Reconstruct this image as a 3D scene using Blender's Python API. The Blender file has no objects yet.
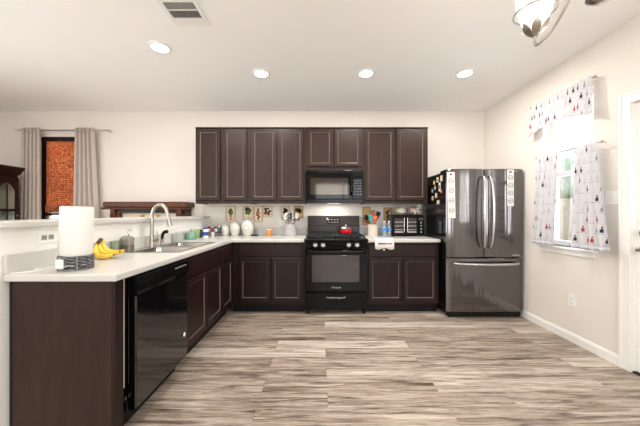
import bpy, bmesh, math, random
from mathutils import Vector, Matrix, noise
random.seed(7)
PI = math.pi
scn = bpy.context.scene
COL = scn.collection

# ------------------------------------------------------------------ camera
cam_d = bpy.data.cameras.new('camera'); cam = bpy.data.objects.new('camera', cam_d); COL.objects.link(cam)
cam.location = (0, 0, 1.235); cam.rotation_euler = (PI/2, 0, 0)
cam_d.sensor_fit = 'HORIZONTAL'; cam_d.sensor_width = 36; cam_d.lens = 36*270/640
cam_d.clip_start = 0.05; cam_d.clip_end = 200
scn.camera = cam
# ------------------------------------------------------------------ world, exposure
w = bpy.data.worlds.new('sky'); scn.world = w; w.use_nodes = True
bg = w.node_tree.nodes['Background']; bg.inputs[0].default_value = (0.86, 0.93, 1.0, 1); bg.inputs[1].default_value = 2.5
vs = scn.view_settings
scn.display_settings.display_device = 'sRGB'
vs.view_transform = 'Standard'; vs.look = 'None'; vs.gamma = 1; vs.use_curve_mapping = False
vs.exposure = 0.04
try:
    scn.cycles.use_denoising = True; scn.cycles.max_bounces = 10; scn.cycles.transparent_max_bounces = 16
    scn.cycles.diffuse_bounces = 6; scn.cycles.sample_clamp_indirect = 6
except Exception: pass

def area(name, loc, rot, sx, sy, power, col=(1, 1, 1)):
    d = bpy.data.lights.new(name, 'AREA'); d.shape = 'RECTANGLE'; d.size = sx; d.size_y = sy
    d.energy = power; d.color = col
    o = bpy.data.objects.new(name, d); o.location = loc; o.rotation_euler = rot; COL.objects.link(o); return o
# fill light through added, unseen windows behind the camera and on the left
area('daylight_rear', (-2.6, -3.55, 1.45), (PI/2, 0, 0), 2.2, 1.9, 66, (0.98, 0.99, 1.0))
area('daylight_rear', (0.9, -3.55, 1.45), (PI/2, 0, 0), 2.2, 1.9, 66, (0.98, 0.99, 1.0))
area('daylight_left', (-5.1, 1.1, 1.45), (PI/2, 0, -PI/2), 2.0, 1.9, 115, (1.0, 0.97, 0.92))
area('daylight_kitchen', (2.75, 2.66, 1.65), (PI/2, 0, PI/2), 0.5, 1.4, 20, (0.97, 0.99, 1.0))
area('daylight_door', (2.75, 1.65, 1.5), (PI/2, 0, PI/2), 0.7, 0.9, 60, (0.97, 0.99, 1.0))

# ------------------------------------------------------------------ helpers
def lin(r, g, b):
    f = lambda c: (c/255/12.92) if c <= 10 else ((c/255+0.055)/1.055)**2.4
    return (f(r), f(g), f(b), 1)

def mat(name, col, rough=0.5, metal=0.0, var=0.06, scale=8.0, bump=0.0, bscale=60.0, coat=0.0, stretch=(1, 1, 1), trans=0.0, emit=None, es=0.0, ior=1.5, rvar=0.0, spec=0.5):
    m = bpy.data.materials.new(name); m.use_nodes = True
    nt = m.node_tree; N = nt.nodes; L = nt.links; b = N['Principled BSDF']
    tc = N.new('ShaderNodeTexCoord'); mp = N.new('ShaderNodeMapping'); mp.inputs['Scale'].default_value = stretch
    L.new(tc.outputs['Object'], mp.inputs['Vector'])
    nz = N.new('ShaderNodeTexNoise'); nz.inputs['Scale'].default_value = scale; nz.inputs['Detail'].default_value = 4
    L.new(mp.outputs[0], nz.inputs['Vector'])
    mx = N.new('ShaderNodeMix'); mx.data_type = 'RGBA'
    mx.inputs['A'].default_value = [c*(1-var) for c in col[:3]]+[1]
    mx.inputs['B'].default_value = [min(1, c*(1+var)) for c in col[:3]]+[1]
    L.new(nz.outputs['Fac'], mx.inputs['Factor']); L.new(mx.outputs['Result'], b.inputs['Base Color'])
    b.inputs['Roughness'].default_value = rough; b.inputs['Metallic'].default_value = metal
    b.inputs['Coat Weight'].default_value = coat; b.inputs['Coat Roughness'].default_value = 0.05
    b.inputs['Transmission Weight'].default_value = trans; b.inputs['IOR'].default_value = ior
    b.inputs['Specular IOR Level'].default_value = spec
    if rvar:
        mr = N.new('ShaderNodeMapRange'); mr.inputs['To Min'].default_value = rough-rvar; mr.inputs['To Max'].default_value = rough+rvar
        L.new(nz.outputs['Fac'], mr.inputs['Value']); L.new(mr.outputs[0], b.inputs['Roughness'])
    if emit: b.inputs['Emission Color'].default_value = emit; b.inputs['Emission Strength'].default_value = es
    if bump:
        n2 = N.new('ShaderNodeTexNoise'); n2.inputs['Scale'].default_value = bscale; n2.inputs['Detail'].default_value = 3
        L.new(mp.outputs[0], n2.inputs['Vector'])
        bp = N.new('ShaderNodeBump'); bp.inputs['Strength'].default_value = bump; bp.inputs['Distance'].default_value = 0.002
        L.new(n2.outputs['Fac'], bp.inputs['Height']); L.new(bp.outputs[0], b.inputs['Normal'])
    return m

def thin_glass(name, tint=(1, 1, 1, 1), gloss=0.1, rough=0.02, density=0.0, body=(0.8, 0.8, 0.8, 1)):
    m = bpy.data.materials.new(name); m.use_nodes = True; nt = m.node_tree; N = nt.nodes; L = nt.links
    N.remove(N['Principled BSDF']); out = N['Material Output']
    tr = N.new('ShaderNodeBsdfTransparent'); tr.inputs[0].default_value = tint
    gl = N.new('ShaderNodeBsdfGlossy'); gl.inputs['Roughness'].default_value = rough
    fr = N.new('ShaderNodeLayerWeight'); fr.inputs['Blend'].default_value = gloss+0.2
    mr = N.new('ShaderNodeMapRange'); mr.inputs['To Min'].default_value = gloss*0.6; mr.inputs['To Max'].default_value = min(1, gloss*4)
    L.new(fr.outputs['Fresnel'], mr.inputs['Value'])
    src = tr
    if density:
        df = N.new('ShaderNodeBsdfDiffuse'); nz = N.new('ShaderNodeTexNoise'); nz.inputs['Scale'].default_value = 20
        df.inputs[0].default_value = body
        m0 = N.new('ShaderNodeMixShader'); m0.inputs[0].default_value = density
        L.new(tr.outputs[0], m0.inputs[1]); L.new(df.outputs[0], m0.inputs[2]); src = m0
    m1 = N.new('ShaderNodeMixShader'); L.new(mr.outputs[0], m1.inputs[0]); L.new(src.outputs[0], m1.inputs[1]); L.new(gl.outputs[0], m1.inputs[2])
    L.new(m1.outputs[0], out.inputs['Surface']); return m

def tag(o, label=None, cat=None, group=None, kind=None):
    if label: o['label'] = label
    if cat: o['category'] = cat
    if group: o['group'] = group
    if kind: o['kind'] = kind
    return o

def thing(name, label, cat, loc=(0, 0, 0), rz=0, group=None, kind=None):
    o = bpy.data.objects.new(name, None); o.empty_display_size = 0.1; COL.objects.link(o)
    o.location = loc; o.rotation_euler = (0, 0, rz)
    return tag(o, label, cat, group, kind)

def origin(p):
    v = Vector((0, 0, 0))
    while p is not None: v += p.location; p = p.parent
    return v

def obj(name, bm, m, parent=None, local=False, smooth=False, bevel=0, seg=2, angle=40, solid=0, sub=0):
    """link bm as one mesh; without local the vertices are given in world space"""
    if parent is None:
        xs = [v.co.x for v in bm.verts]; ys = [v.co.y for v in bm.verts]; zs = [v.co.z for v in bm.verts]
        off = Vector(((min(xs)+max(xs))/2, (min(ys)+max(ys))/2, min(zs)))
    else: off = Vector((0, 0, 0)) if local else origin(parent)
    if off.length: bmesh.ops.translate(bm, verts=bm.verts, vec=-off)
    bmesh.ops.recalc_face_normals(bm, faces=bm.faces)
    me = bpy.data.meshes.new(name); bm.to_mesh(me); bm.free()
    for q in (m if isinstance(m, (list, tuple)) else [m]): me.materials.append(q)
    o = bpy.data.objects.new(name, me); COL.objects.link(o)
    if parent is None: o.location = off
    else: o.parent = parent
    if smooth:
        for p in me.polygons: p.use_smooth = True
        if smooth != 'all':
            try: me.set_sharp_from_angle(angle=math.radians(angle))
            except Exception: pass
    if solid: md = o.modifiers.new('s', 'SOLIDIFY'); md.thickness = solid; md.offset = 0
    if sub: md = o.modifiers.new('u', 'SUBSURF'); md.levels = sub; md.render_levels = sub
    if bevel:
        md = o.modifiers.new('b', 'BEVEL'); md.width = bevel; md.segments = seg; md.limit_method = 'ANGLE'; md.angle_limit = math.radians(35)
        md.harden_normals = False
    return o

def struct(name, bm, m, parent=None, **k):
    o = obj(name, bm, m, parent, **k)
    if parent is None: o['kind'] = 'structure'
    return o

def BM(): return bmesh.new()

def box(bm, x0, x1, y0, y1, z0, z1, mi=0):
    c = [(x, y, z) for x in (x0, x1) for y in (y0, y1) for z in (z0, z1)]
    v = [bm.verts.new(p) for p in c]
    for q in ((0, 1, 3, 2), (4, 6, 7, 5), (0, 4, 5, 1), (2, 3, 7, 6), (0, 2, 6, 4), (1, 5, 7, 3)):
        f = bm.faces.new([v[i] for i in q]); f.material_index = mi
    return v
def B(*a, mi=0):
    bm = BM(); box(bm, *a, mi=mi); return bm

def loft(bm, loops, cap0=True, cap1=True, mi=0, closed=True):
    R = [[bm.verts.new(p) for p in l] for l in loops]; n = len(R[0])
    for a, b in zip(R, R[1:]):
        for i in range(n if closed else n-1):
            j = (i+1) % n
            f = bm.faces.new((a[i], a[j], b[j], b[i])); f.material_index = mi
    if cap0: f = bm.faces.new(R[0][::-1]); f.material_index = mi
    if cap1: f = bm.faces.new(R[-1]); f.material_index = mi
    return R

def circ(c, r, n=20, ax='z', ry=None):
    ry = ry or r; out = []
    for i in range(n):
        a = 2*PI*i/n; u, v = r*math.cos(a), ry*math.sin(a)
        out.append({'z': (c[0]+u, c[1]+v, c[2]), 'x': (c[0], c[1]+u, c[2]+v), 'y': (c[0]+u, c[1], c[2]+v)}[ax])
    return out
def cyl(bm, c, r, h, n=20, ax='z', mi=0, r2=None):
    d = {'x': (h, 0, 0), 'y': (0, h, 0), 'z': (0, 0, h)}[ax]
    loft(bm, [circ(c, r, n, ax), circ((c[0]+d[0], c[1]+d[1], c[2]+d[2]), r2 if r2 is not None else r, n, ax)], mi=mi)
def lathe(bm, c, prof, n=28, mi=0, cap0=True, cap1=True, sx=1, sy=1):
    """prof: (r, z) pairs around a vertical axis at c"""
    loft(bm, [[(c[0]+max(r, 1e-4)*sx*math.cos(2*PI*i/n), c[1]+max(r, 1e-4)*sy*math.sin(2*PI*i/n), c[2]+z) for i in range(n)] for r, z in prof], cap0, cap1, mi)
def spline(pts, k=6):
    pts = [Vector(p) for p in pts]; out = []
    P = [pts[0]]+pts+[pts[-1]]
    for i in range(1, len(P)-2):
        for j in range(k):
            t = j/k; a, b, c, d = P[i-1], P[i], P[i+1], P[i+2]
            out.append(0.5*((2*b)+(c-a)*t+(2*a-5*b+4*c-d)*t*t+(-a+3*b-3*c+d)*t**3))
    out.append(pts[-1]); return out
def tube(bm, pts, r, n=8, mi=0, k=0, flat=1.0):
    if k: 
        m0 = len(pts); pts = spline(pts, k)
        if isinstance(r, (list, tuple)):
            r = [r[min(int(i/k), m0-1)]*(1-(i % k)/k)+r[min(int(i/k)+1, m0-1)]*((i % k)/k) for i in range(len(pts))]
    pts = [Vector(p) for p in pts]; N = len(pts)
    rr = r if isinstance(r, (list, tuple)) else [r]*N
    loops = []; up = None
    for i in range(N):
        t = (pts[min(i+1, N-1)]-pts[max(i-1, 0)]).normalized()
        if up is None: up = Vector((0, 0, 1)) if abs(t.z) < 0.9 else Vector((1, 0, 0))
        s = t.cross(up).normalized(); up = s.cross(t).normalized()
        loops.append([pts[i]+(s*math.cos(2*PI*j/n)+up*flat*math.sin(2*PI*j/n))*rr[i] for j in range(n)])
    loft(bm, loops, mi=mi)
def rrect(cx, cy, w, h, r, n=5):
    out = []
    for sx, sy, a0 in ((1, 1, 0), (-1, 1, PI/2), (-1, -1, PI), (1, -1, 1.5*PI)):
        for i in range(n+1):
            a = a0+PI/2*i/n
            out.append((cx+sx*(w/2-r)+r*math.cos(a), cy+sy*(h/2-r)+r*math.sin(a)))
    return out
def cells(bm, us, vs, inc, f, w0, w1, mi=0):
    """slab made of grid cells: f(u, v, w) gives the point"""
    T = {}
    def V(i, j, k):
        if (i, j, k) not in T: T[i, j, k] = bm.verts.new(f(us[i], vs[j], (w0, w1)[k]))
        return T[i, j, k]
    on = lambda i, j: 0 <= i < len(us)-1 and 0 <= j < len(vs)-1 and inc(i, j)
    for i in range(len(us)-1):
        for j in range(len(vs)-1):
            if not on(i, j): continue
            q = [(i, j), (i+1, j), (i+1, j+1), (i, j+1)]
            bm.faces.new([V(a, b, 0) for a, b in q][::-1]).material_index = mi
            bm.faces.new([V(a, b, 1) for a, b in q]).material_index = mi
            for (a, b), (c, d), (di, dj) in ((q[0], q[1], (0, -1)), (q[1], q[2], (1, 0)), (q[2], q[3], (0, 1)), (q[3], q[0], (-1, 0))):
                if not on(i+di, j+dj): bm.faces.new([V(a, b, 0), V(c, d, 0), V(c, d, 1), V(a, b, 1)]).material_index = mi
def shaker(bm, x0, x1, z0, z1, y, t=0.02, st=0.043, rec=0.009, mi=0, bead=1):
    """panel door facing -y, its back at y, its face at y-t"""
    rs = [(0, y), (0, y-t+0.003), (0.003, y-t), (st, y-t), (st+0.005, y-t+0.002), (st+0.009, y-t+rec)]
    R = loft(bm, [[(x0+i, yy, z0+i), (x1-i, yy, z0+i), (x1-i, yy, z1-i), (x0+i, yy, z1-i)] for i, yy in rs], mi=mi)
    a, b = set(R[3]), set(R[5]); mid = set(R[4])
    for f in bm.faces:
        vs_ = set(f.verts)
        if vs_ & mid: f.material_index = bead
def slabf(bm, x0, x1, z0, z1, y, t=0.02, c=0.006, mi=0):
    rs = [(0, y), (0, y-t+c), (c, y-t)]
    loft(bm, [[(x0+i, yy, z0+i), (x1-i, yy, z0+i), (x1-i, yy, z1-i), (x0+i, yy, z1-i)] for i, yy in rs], mi=mi)
def text_bm(s, size, depth=0.0006):
    cu = bpy.data.curves.new('t', 'FONT'); cu.body = s; cu.size = size; cu.extrude = depth; cu.align_x = 'CENTER'; cu.align_y = 'CENTER'
    o = bpy.data.objects.new('t', cu); COL.objects.link(o)
    me = bpy.data.meshes.new_from_object(o.evaluated_get(bpy.context.evaluated_depsgraph_get()))
    bm = BM(); bm.from_mesh(me); bpy.data.objects.remove(o); bpy.data.curves.remove(cu); return bm
def blob(bm, c, r, amp=0.25, sub=3, fr=6.0, seed=0, sc=(1, 1, 1), mi=0):
    g = bmesh.ops.create_icosphere(bm, subdivisions=sub, radius=1.0)
    for v in g['verts']:
        d = v.co.normalized(); k = 1+amp*noise.noise(d*fr+Vector((seed*7.3, seed, 0)))
        v.co = Vector((c[0]+d.x*r*k*sc[0], c[1]+d.y*r*k*sc[1], c[2]+d.z*r*k*sc[2]))
    vs_ = set(g['verts'])
    for f in bm.faces:
        if f.verts[0] in vs_: f.material_index = mi

# ------------------------------------------------------------------ materials
M = {}
DOWN = 17.0
M['wall'] = mat('wall_paint', lin(225, 218, 210), 0.85, var=0.012, scale=2, bump=0.12, bscale=90)
M['ceiling'] = mat('ceiling_paint', lin(246, 245, 244), 0.9, var=0.01, scale=2, bump=0.15, bscale=60)
M['trim'] = mat('white_trim', lin(236, 234, 230), 0.4, var=0.01)
M['white'] = mat('white_plastic', lin(235, 234, 230), 0.35, var=0.01)
M['outlet_grey'] = mat('grey_plastic', lin(150, 148, 144), 0.4)
M['top'] = mat('worktop_laminate', lin(196, 193, 188), 0.26, var=0.03, scale=120)
M['steel'] = mat('brushed_steel', lin(196, 194, 190), 0.26, 1.0, var=0.05, scale=30, stretch=(1, 12, 1))
M['nickel'] = mat('brushed_nickel', lin(178, 172, 163), 0.3, 1.0, var=0.04, scale=30)
M['chrome'] = mat('chrome', lin(215, 215, 215), 0.12, 1.0, var=0.02)
M['black'] = mat('black_enamel', lin(10, 10, 11), 0.16, var=0.1, spec=0.18)
M['blackg'] = mat('black_glass', lin(6, 6, 7), 0.05, var=0.1, spec=0.25)
M['blackd'] = mat('dishwasher_black', lin(8, 8, 10), 0.09, var=0.1, spec=0.9)
M['blackm'] = mat('black_matt', lin(12, 12, 12), 0.5, var=0.1, spec=0.25)
M['iron'] = mat('cast_iron', lin(18, 18, 18), 0.6, var=0.15, bump=0.2)
M['ceramic'] = mat('white_ceramic', lin(212, 210, 202), 0.15, var=0.01, coat=0.3)
M['paper'] = mat('paper', lin(222, 220, 215), 0.9, var=0.02, bump=0.2, bscale=200)
M['lit'] = mat('lit_glass', lin(255, 250, 240), 0.4, emit=(1, 0.95, 0.86, 1), es=9)
M['lamp_lens'] = mat('lamp_lens', lin(240, 236, 226), 0.4, emit=(1, 0.95, 0.86, 1), es=1.2)
M['glass'] = thin_glass('window_glass', gloss=0.1)
M['curtain'] = mat('taupe_cloth', lin(188, 175, 166), 0.9, var=0.08, scale=60, bump=0.3, bscale=300)

def wood(name, c1, c2, rough=0.38, scale=6, stretch=(6, 6, 0.7), coat=0.15):
    m = bpy.data.materials.new(name); m.use_nodes = True; nt = m.node_tree; N = nt.nodes; L = nt.links; b = N['Principled BSDF']
    tc = N.new('ShaderNodeTexCoord'); mp = N.new('ShaderNodeMapping'); mp.inputs['Scale'].default_value = stretch
    L.new(tc.outputs['Object'], mp.inputs['Vector'])
    n1 = N.new('ShaderNodeTexNoise'); n1.inputs['Scale'].default_value = scale; n1.inputs['Detail'].default_value = 8; n1.inputs['Roughness'].default_value = 0.65
    n1.inputs['Distortion'].default_value = 0.6
    L.new(mp.outputs[0], n1.inputs['Vector'])
    cr = N.new('ShaderNodeValToRGB'); cr.color_ramp.elements[0].position = 0.3; cr.color_ramp.elements[1].position = 0.72
    cr.color_ramp.elements[0].color = c1; cr.color_ramp.elements[1].color = c2
    L.new(n1.outputs['Fac'], cr.inputs[0]); L.new(cr.outputs[0], b.inputs['Base Color'])
    b.inputs['Roughness'].default_value = rough; b.inputs['Coat Weight'].default_value = 0; b.inputs['Specular IOR Level'].default_value = 0.26
    bp = N.new('ShaderNodeBump'); bp.inputs['Strength'].default_value = 0.06; bp.inputs['Distance'].default_value = 0.001
    L.new(n1.outputs['Fac'], bp.inputs['Height']); L.new(bp.outputs[0], b.inputs['Normal'])
    return m
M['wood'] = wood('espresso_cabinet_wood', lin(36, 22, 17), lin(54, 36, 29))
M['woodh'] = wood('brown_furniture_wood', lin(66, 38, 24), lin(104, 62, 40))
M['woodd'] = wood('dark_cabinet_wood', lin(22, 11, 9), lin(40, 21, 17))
M['bead'] = mat('rubbed_bead_edge', lin(96, 84, 78), 0.4, var=0.15, scale=15)  # bevel highlight painted as a lighter ring around each door panel
M['beadd'] = mat('rubbed_bead_edge_dark', lin(82, 70, 66), 0.4, var=0.2, scale=15)  # same painted bevel highlight, dimmer, for the base cabinets
M['handle_wood'] = wood('utensil_wood', lin(130, 85, 45), lin(180, 130, 80))

def floor_mat():
    m = bpy.data.materials.new('plank_floor'); m.use_nodes = True; nt = m.node_tree; N = nt.nodes; L = nt.links; b = N['Principled BSDF']
    tc = N.new('ShaderNodeTexCoord')
    br = N.new('ShaderNodeTexBrick'); br.inputs['Scale'].default_value = 1.0
    br.inputs['Brick Width'].default_value = 1.22; br.inputs['Row Height'].default_value = 0.15; br.inputs['Mortar Size'].default_value = 0.0012
    br.inputs['Mortar Smooth'].default_value = 0.1; br.inputs['Bias'].default_value = 0.0
    br.inputs['Color1'].default_value = (0, 0, 0, 1); br.inputs['Color2'].default_value = (1, 1, 1, 1); br.inputs['Mortar'].default_value = (0.5, 0.5, 0.5, 1)
    br.offset = 0.37; br.offset_frequency = 2
    L.new(tc.outputs['Object'], br.inputs['Vector'])
    # per-plank shift of the grain
    sep = N.new('ShaderNodeSeparateColor'); L.new(br.outputs['Color'], sep.inputs[0])
    cx = N.new('ShaderNodeCombineXYZ')
    k1 = N.new('ShaderNodeMath'); k1.operation = 'MULTIPLY'; k1.inputs[1].default_value = 37.0; L.new(sep.outputs[0], k1.inputs[0])
    L.new(k1.outputs[0], cx.inputs[0]); L.new(k1.outputs[0], cx.inputs[2])
    ad = N.new('ShaderNodeVectorMath'); ad.operation = 'ADD'; L.new(tc.outputs['Object'], ad.inputs[0]); L.new(cx.outputs[0], ad.inputs[1])
    def grain(sc, st, det, dist):
        mp = N.new('ShaderNodeMapping'); mp.inputs['Scale'].default_value = st; L.new(ad.outputs[0], mp.inputs['Vector'])
        n = N.new('ShaderNodeTexNoise'); n.inputs['Scale'].default_value = sc; n.inputs['Detail'].default_value = det; n.inputs['Roughness'].default_value = 0.65
        n.inputs['Distortion'].default_value = dist; L.new(mp.outputs[0], n.inputs['Vector']); return n
    g1 = grain(2.4, (0.9, 13, 1), 10, 0.8); g2 = grain(11, (0.9, 17, 1), 10, 0.6)
    # plank tone + grain
    a1 = N.new('ShaderNodeMath'); a1.operation = 'MULTIPLY_ADD'; a1.inputs[1].default_value = 0.24
    pw = N.new('ShaderNodeMath'); pw.operation = 'POWER'; pw.inputs[1].default_value = 4.0; L.new(sep.outputs[0], pw.inputs[0]); L.new(pw.outputs[0], a1.inputs[0])
    s1 = N.new('ShaderNodeMath'); s1.operation = 'MULTIPLY_ADD'; s1.inputs[1].default_value = 0.42; L.new(g2.outputs['Fac'], s1.inputs[0]); L.new(g1.outputs['Fac'], s1.inputs[2])
    L.new(s1.outputs[0], a1.inputs[2])
    cr = N.new('ShaderNodeValToRGB'); E = cr.color_ramp.elements
    E[0].position = 0.54; E[0].color = lin(66, 53, 44); E[1].position = 0.98; E[1].color = lin(204, 194, 182)
    e = E.new(0.635); e.color = lin(116, 101, 88)
    e = E.new(0.715); e.color = lin(147, 132, 118)
    e = E.new(0.81); e.color = lin(170, 156, 142)
    L.new(a1.outputs[0], cr.inputs[0])
    mx = N.new('ShaderNodeMix'); mx.data_type = 'RGBA'; mx.inputs['B'].default_value = lin(88, 74, 64)
    fm = N.new('ShaderNodeMath'); fm.operation = 'MULTIPLY'; fm.inputs[1].default_value = 0.6; L.new(br.outputs['Fac'], fm.inputs[0])
    L.new(fm.outputs[0], mx.inputs['Factor']); L.new(cr.outputs[0], mx.inputs['A'])
    L.new(mx.outputs['Result'], b.inputs['Base Color'])
    mr = N.new('ShaderNodeMapRange'); mr.inputs['To Min'].default_value = 0.28; mr.inputs['To Max'].default_value = 0.5
    L.new(g2.outputs['Fac'], mr.inputs['Value']); L.new(mr.outputs[0], b.inputs['Roughness'])
    bp = N.new('ShaderNodeBump'); bp.inputs['Strength'].default_value = 0.12; bp.inputs['Distance'].default_value = 0.001
    L.new(g2.outputs['Fac'], bp.inputs['Height']); L.new(bp.outputs[0], b.inputs['Normal'])
    return m
M['floor'] = floor_mat()

def stainless():
    m = bpy.data.materials.new('dark_stainless'); m.use_nodes = True; nt = m.node_tree; N = nt.nodes; L = nt.links; b = N['Principled BSDF']
    tc = N.new('ShaderNodeTexCoord'); mp = N.new('ShaderNodeMapping'); mp.inputs['Scale'].default_value = (1, 1, 90); L.new(tc.outputs['Object'], mp.inputs['Vector'])
    n = N.new('ShaderNodeTexNoise'); n.inputs['Scale'].default_value = 6; n.inputs['Detail'].default_value = 4; L.new(mp.outputs[0], n.inputs['Vector'])
    mp2 = N.new('ShaderNodeMapping'); mp2.inputs['Scale'].default_value = (2.2, 2.2, 0.09); L.new(tc.outputs['Object'], mp2.inputs['Vector'])
    n2 = N.new('ShaderNodeTexNoise'); n2.inputs['Scale'].default_value = 4; n2.inputs['Detail'].default_value = 2; L.new(mp2.outputs[0], n2.inputs['Vector'])
    mx = N.new('ShaderNodeMix'); mx.data_type = 'RGBA'; mx.inputs['A'].default_value = lin(100, 97, 97); mx.inputs['B'].default_value = lin(124, 120, 120)
    L.new(n.outputs['Fac'], mx.inputs['Factor']); L.new(mx.outputs['Result'], b.inputs['Base Color'])
    b.inputs['Metallic'].default_value = 1.0; b.inputs['Roughness'].default_value = 0.13
    tg = N.new('ShaderNodeTangent'); tg.direction_type = 'RADIAL'; tg.axis = 'Z'; L.new(tg.outputs[0], b.inputs['Tangent'])
    b.inputs['Anisotropic'].default_value = 0.7
    bp = N.new('ShaderNodeBump'); bp.inputs['Strength'].default_value = 0.5; bp.inputs['Distance'].default_value = 0.02
    L.new(n2.outputs['Fac'], bp.inputs['Height']); L.new(bp.outputs[0], b.inputs['Normal'])
    return m
M['stainless'] = stainless()

def motif_cloth(name='printed_cloth', ax='Y', cw=0.052, ch=0.088):
    """white cotton printed with small bottles and glasses in red, black and grey"""
    m = bpy.data.materials.new(name); m.use_nodes = True; nt = m.node_tree; N = nt.nodes; L = nt.links; b = N['Principled BSDF']
    tc = N.new('ShaderNodeTexCoord'); sp = N.new('ShaderNodeSeparateXYZ'); L.new(tc.outputs['Object'], sp.inputs[0])
    def mt(op, a, b_=None, c=None):
        n = N.new('ShaderNodeMath'); n.operation = op
        for i, v in enumerate((a, b_, c)):
            if v is None: continue
            if isinstance(v, (int, float)): n.inputs[i].default_value = v
            else: L.new(v, n.inputs[i])
        return n.outputs[0]
    u = mt('DIVIDE', sp.outputs[ax], cw); row = mt('FLOOR', mt('DIVIDE', sp.outputs['Z'], ch))
    u = mt('ADD', u, mt('MULTIPLY', row, 0.41)); v = mt('DIVIDE', sp.outputs['Z'], ch)
    cu = mt('SUBTRACT', mt('FRACT', u), 0.5); cv = mt('SUBTRACT', mt('FRACT', v), 0.5)
    idv = N.new('ShaderNodeCombineXYZ'); L.new(mt('FLOOR', u), idv.inputs[0]); L.new(row, idv.inputs[1])
    wn = N.new('ShaderNodeTexWhiteNoise'); wn.noise_dimensions = '3D'; L.new(idv.outputs[0], wn.inputs['Vector'])
    wid = mt('ADD', 0.06, mt('MULTIPLY', mt('LESS_THAN', cv, 0.02), 0.10))
    mask = mt('MULTIPLY', mt('LESS_THAN', mt('ABSOLUTE', cu), wid), mt('LESS_THAN', mt('ABSOLUTE', cv), 0.30))
    cr = N.new('ShaderNodeValToRGB'); cr.color_ramp.interpolation = 'CONSTANT'; E = cr.color_ramp.elements
    W = lin(214, 213, 216)
    E[0].color = lin(52, 50, 58); E[1].position = 0.24; E[1].color = lin(206, 200, 200)
    for p, c in ((0.45, W), (0.6, lin(168, 58, 66)), (0.74, lin(150, 152, 160)), (0.88, W)): e = E.new(p); e.color = c
    L.new(wn.outputs['Value'], cr.inputs[0])
    # thin grey lettering-like rule beneath each motif
    rule = mt('MULTIPLY', mt('LESS_THAN', mt('ABSOLUTE', mt('ADD', cv, 0.42)), 0.035), mt('LESS_THAN', mt('ABSOLUTE', cu), 0.3))
    m1 = N.new('ShaderNodeMix'); m1.data_type = 'RGBA'; m1.inputs['A'].default_value = W; m1.inputs['B'].default_value = lin(176, 178, 188); L.new(rule, m1.inputs['Factor'])
    m2 = N.new('ShaderNodeMix'); m2.data_type = 'RGBA'; L.new(mask, m2.inputs['Factor']); L.new(m1.outputs['Result'], m2.inputs['A']); L.new(cr.outputs[0], m2.inputs['B'])
    b.inputs['Roughness'].default_value = 0.9
    L.new(m2.outputs['Result'], b.inputs['Base Color'])
    tl = N.new('ShaderNodeBsdfTranslucent'); L.new(m2.outputs['Result'], tl.inputs[0])
    ms = N.new('ShaderNodeMixShader'); ms.inputs[0].default_value = 0.16
    L.new(b.outputs[0], ms.inputs[1]); L.new(tl.outputs[0], ms.inputs[2]); L.new(ms.outputs[0], N['Material Output'].inputs['Surface'])
    return m
M['motif'] = motif_cloth()

def woven():
    m = bpy.data.materials.new('woven_reed'); m.use_nodes = True; nt = m.node_tree; N = nt.nodes; L = nt.links; b = N['Principled BSDF']
    tc = N.new('ShaderNodeTexCoord'); mp = N.new('ShaderNodeMapping'); mp.inputs['Rotation'].default_value = (PI/2, 0, 0); L.new(tc.outputs['Object'], mp.inputs['Vector'])
    br = N.new('ShaderNodeTexBrick'); br.inputs['Scale'].default_value = 1; br.inputs['Brick Width'].default_value = 0.09; br.inputs['Row Height'].default_value = 0.03
    br.inputs['Mortar Size'].default_value = 0.008; br.inputs['Mortar Smooth'].default_value = 1.0
    br.inputs['Color1'].default_value = lin(240, 172, 122); br.inputs['Color2'].default_value = lin(224, 144, 98); br.inputs['Mortar'].default_value = lin(200, 122, 80)
    L.new(mp.outputs[0], br.inputs['Vector'])
    nz = N.new('ShaderNodeTexNoise'); nz.inputs['Scale'].default_value = 36; nz.inputs['Detail'].default_value = 5; L.new(tc.outputs['Object'], nz.inputs['Vector'])
    mr = N.new('ShaderNodeMapRange'); mr.inputs['From Min'].default_value = 0.35; mr.inputs['From Max'].default_value = 0.7; mr.inputs['To Min'].default_value = 0.55; mr.inputs['To Max'].default_value = 1.3; L.new(nz.outputs['Fac'], mr.inputs['Value'])
    mx = N.new('ShaderNodeVectorMath'); mx.operation = 'SCALE'; L.new(br.outputs['Color'], mx.inputs[0]); L.new(mr.outputs[0], mx.inputs['Scale'])
    L.new(mx.outputs[0], b.inputs['Base Color']); b.inputs['Roughness'].default_value = 0.8
    tl = N.new('ShaderNodeBsdfTranslucent'); L.new(mx.outputs[0], tl.inputs[0])
    ms = N.new('ShaderNodeMixShader'); ms.inputs[0].default_value = 0.6
    L.new(b.outputs[0], ms.inputs[1]); L.new(tl.outputs[0], ms.inputs[2]); L.new(ms.outputs[0], N['Material Output'].inputs['Surface'])
    return m
M['woven'] = woven()

def col(name, r, g, b, rough=0.5, **k):
    if name not in M: M[name] = mat(name, lin(r, g, b), rough, **k)
    return M[name]

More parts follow.
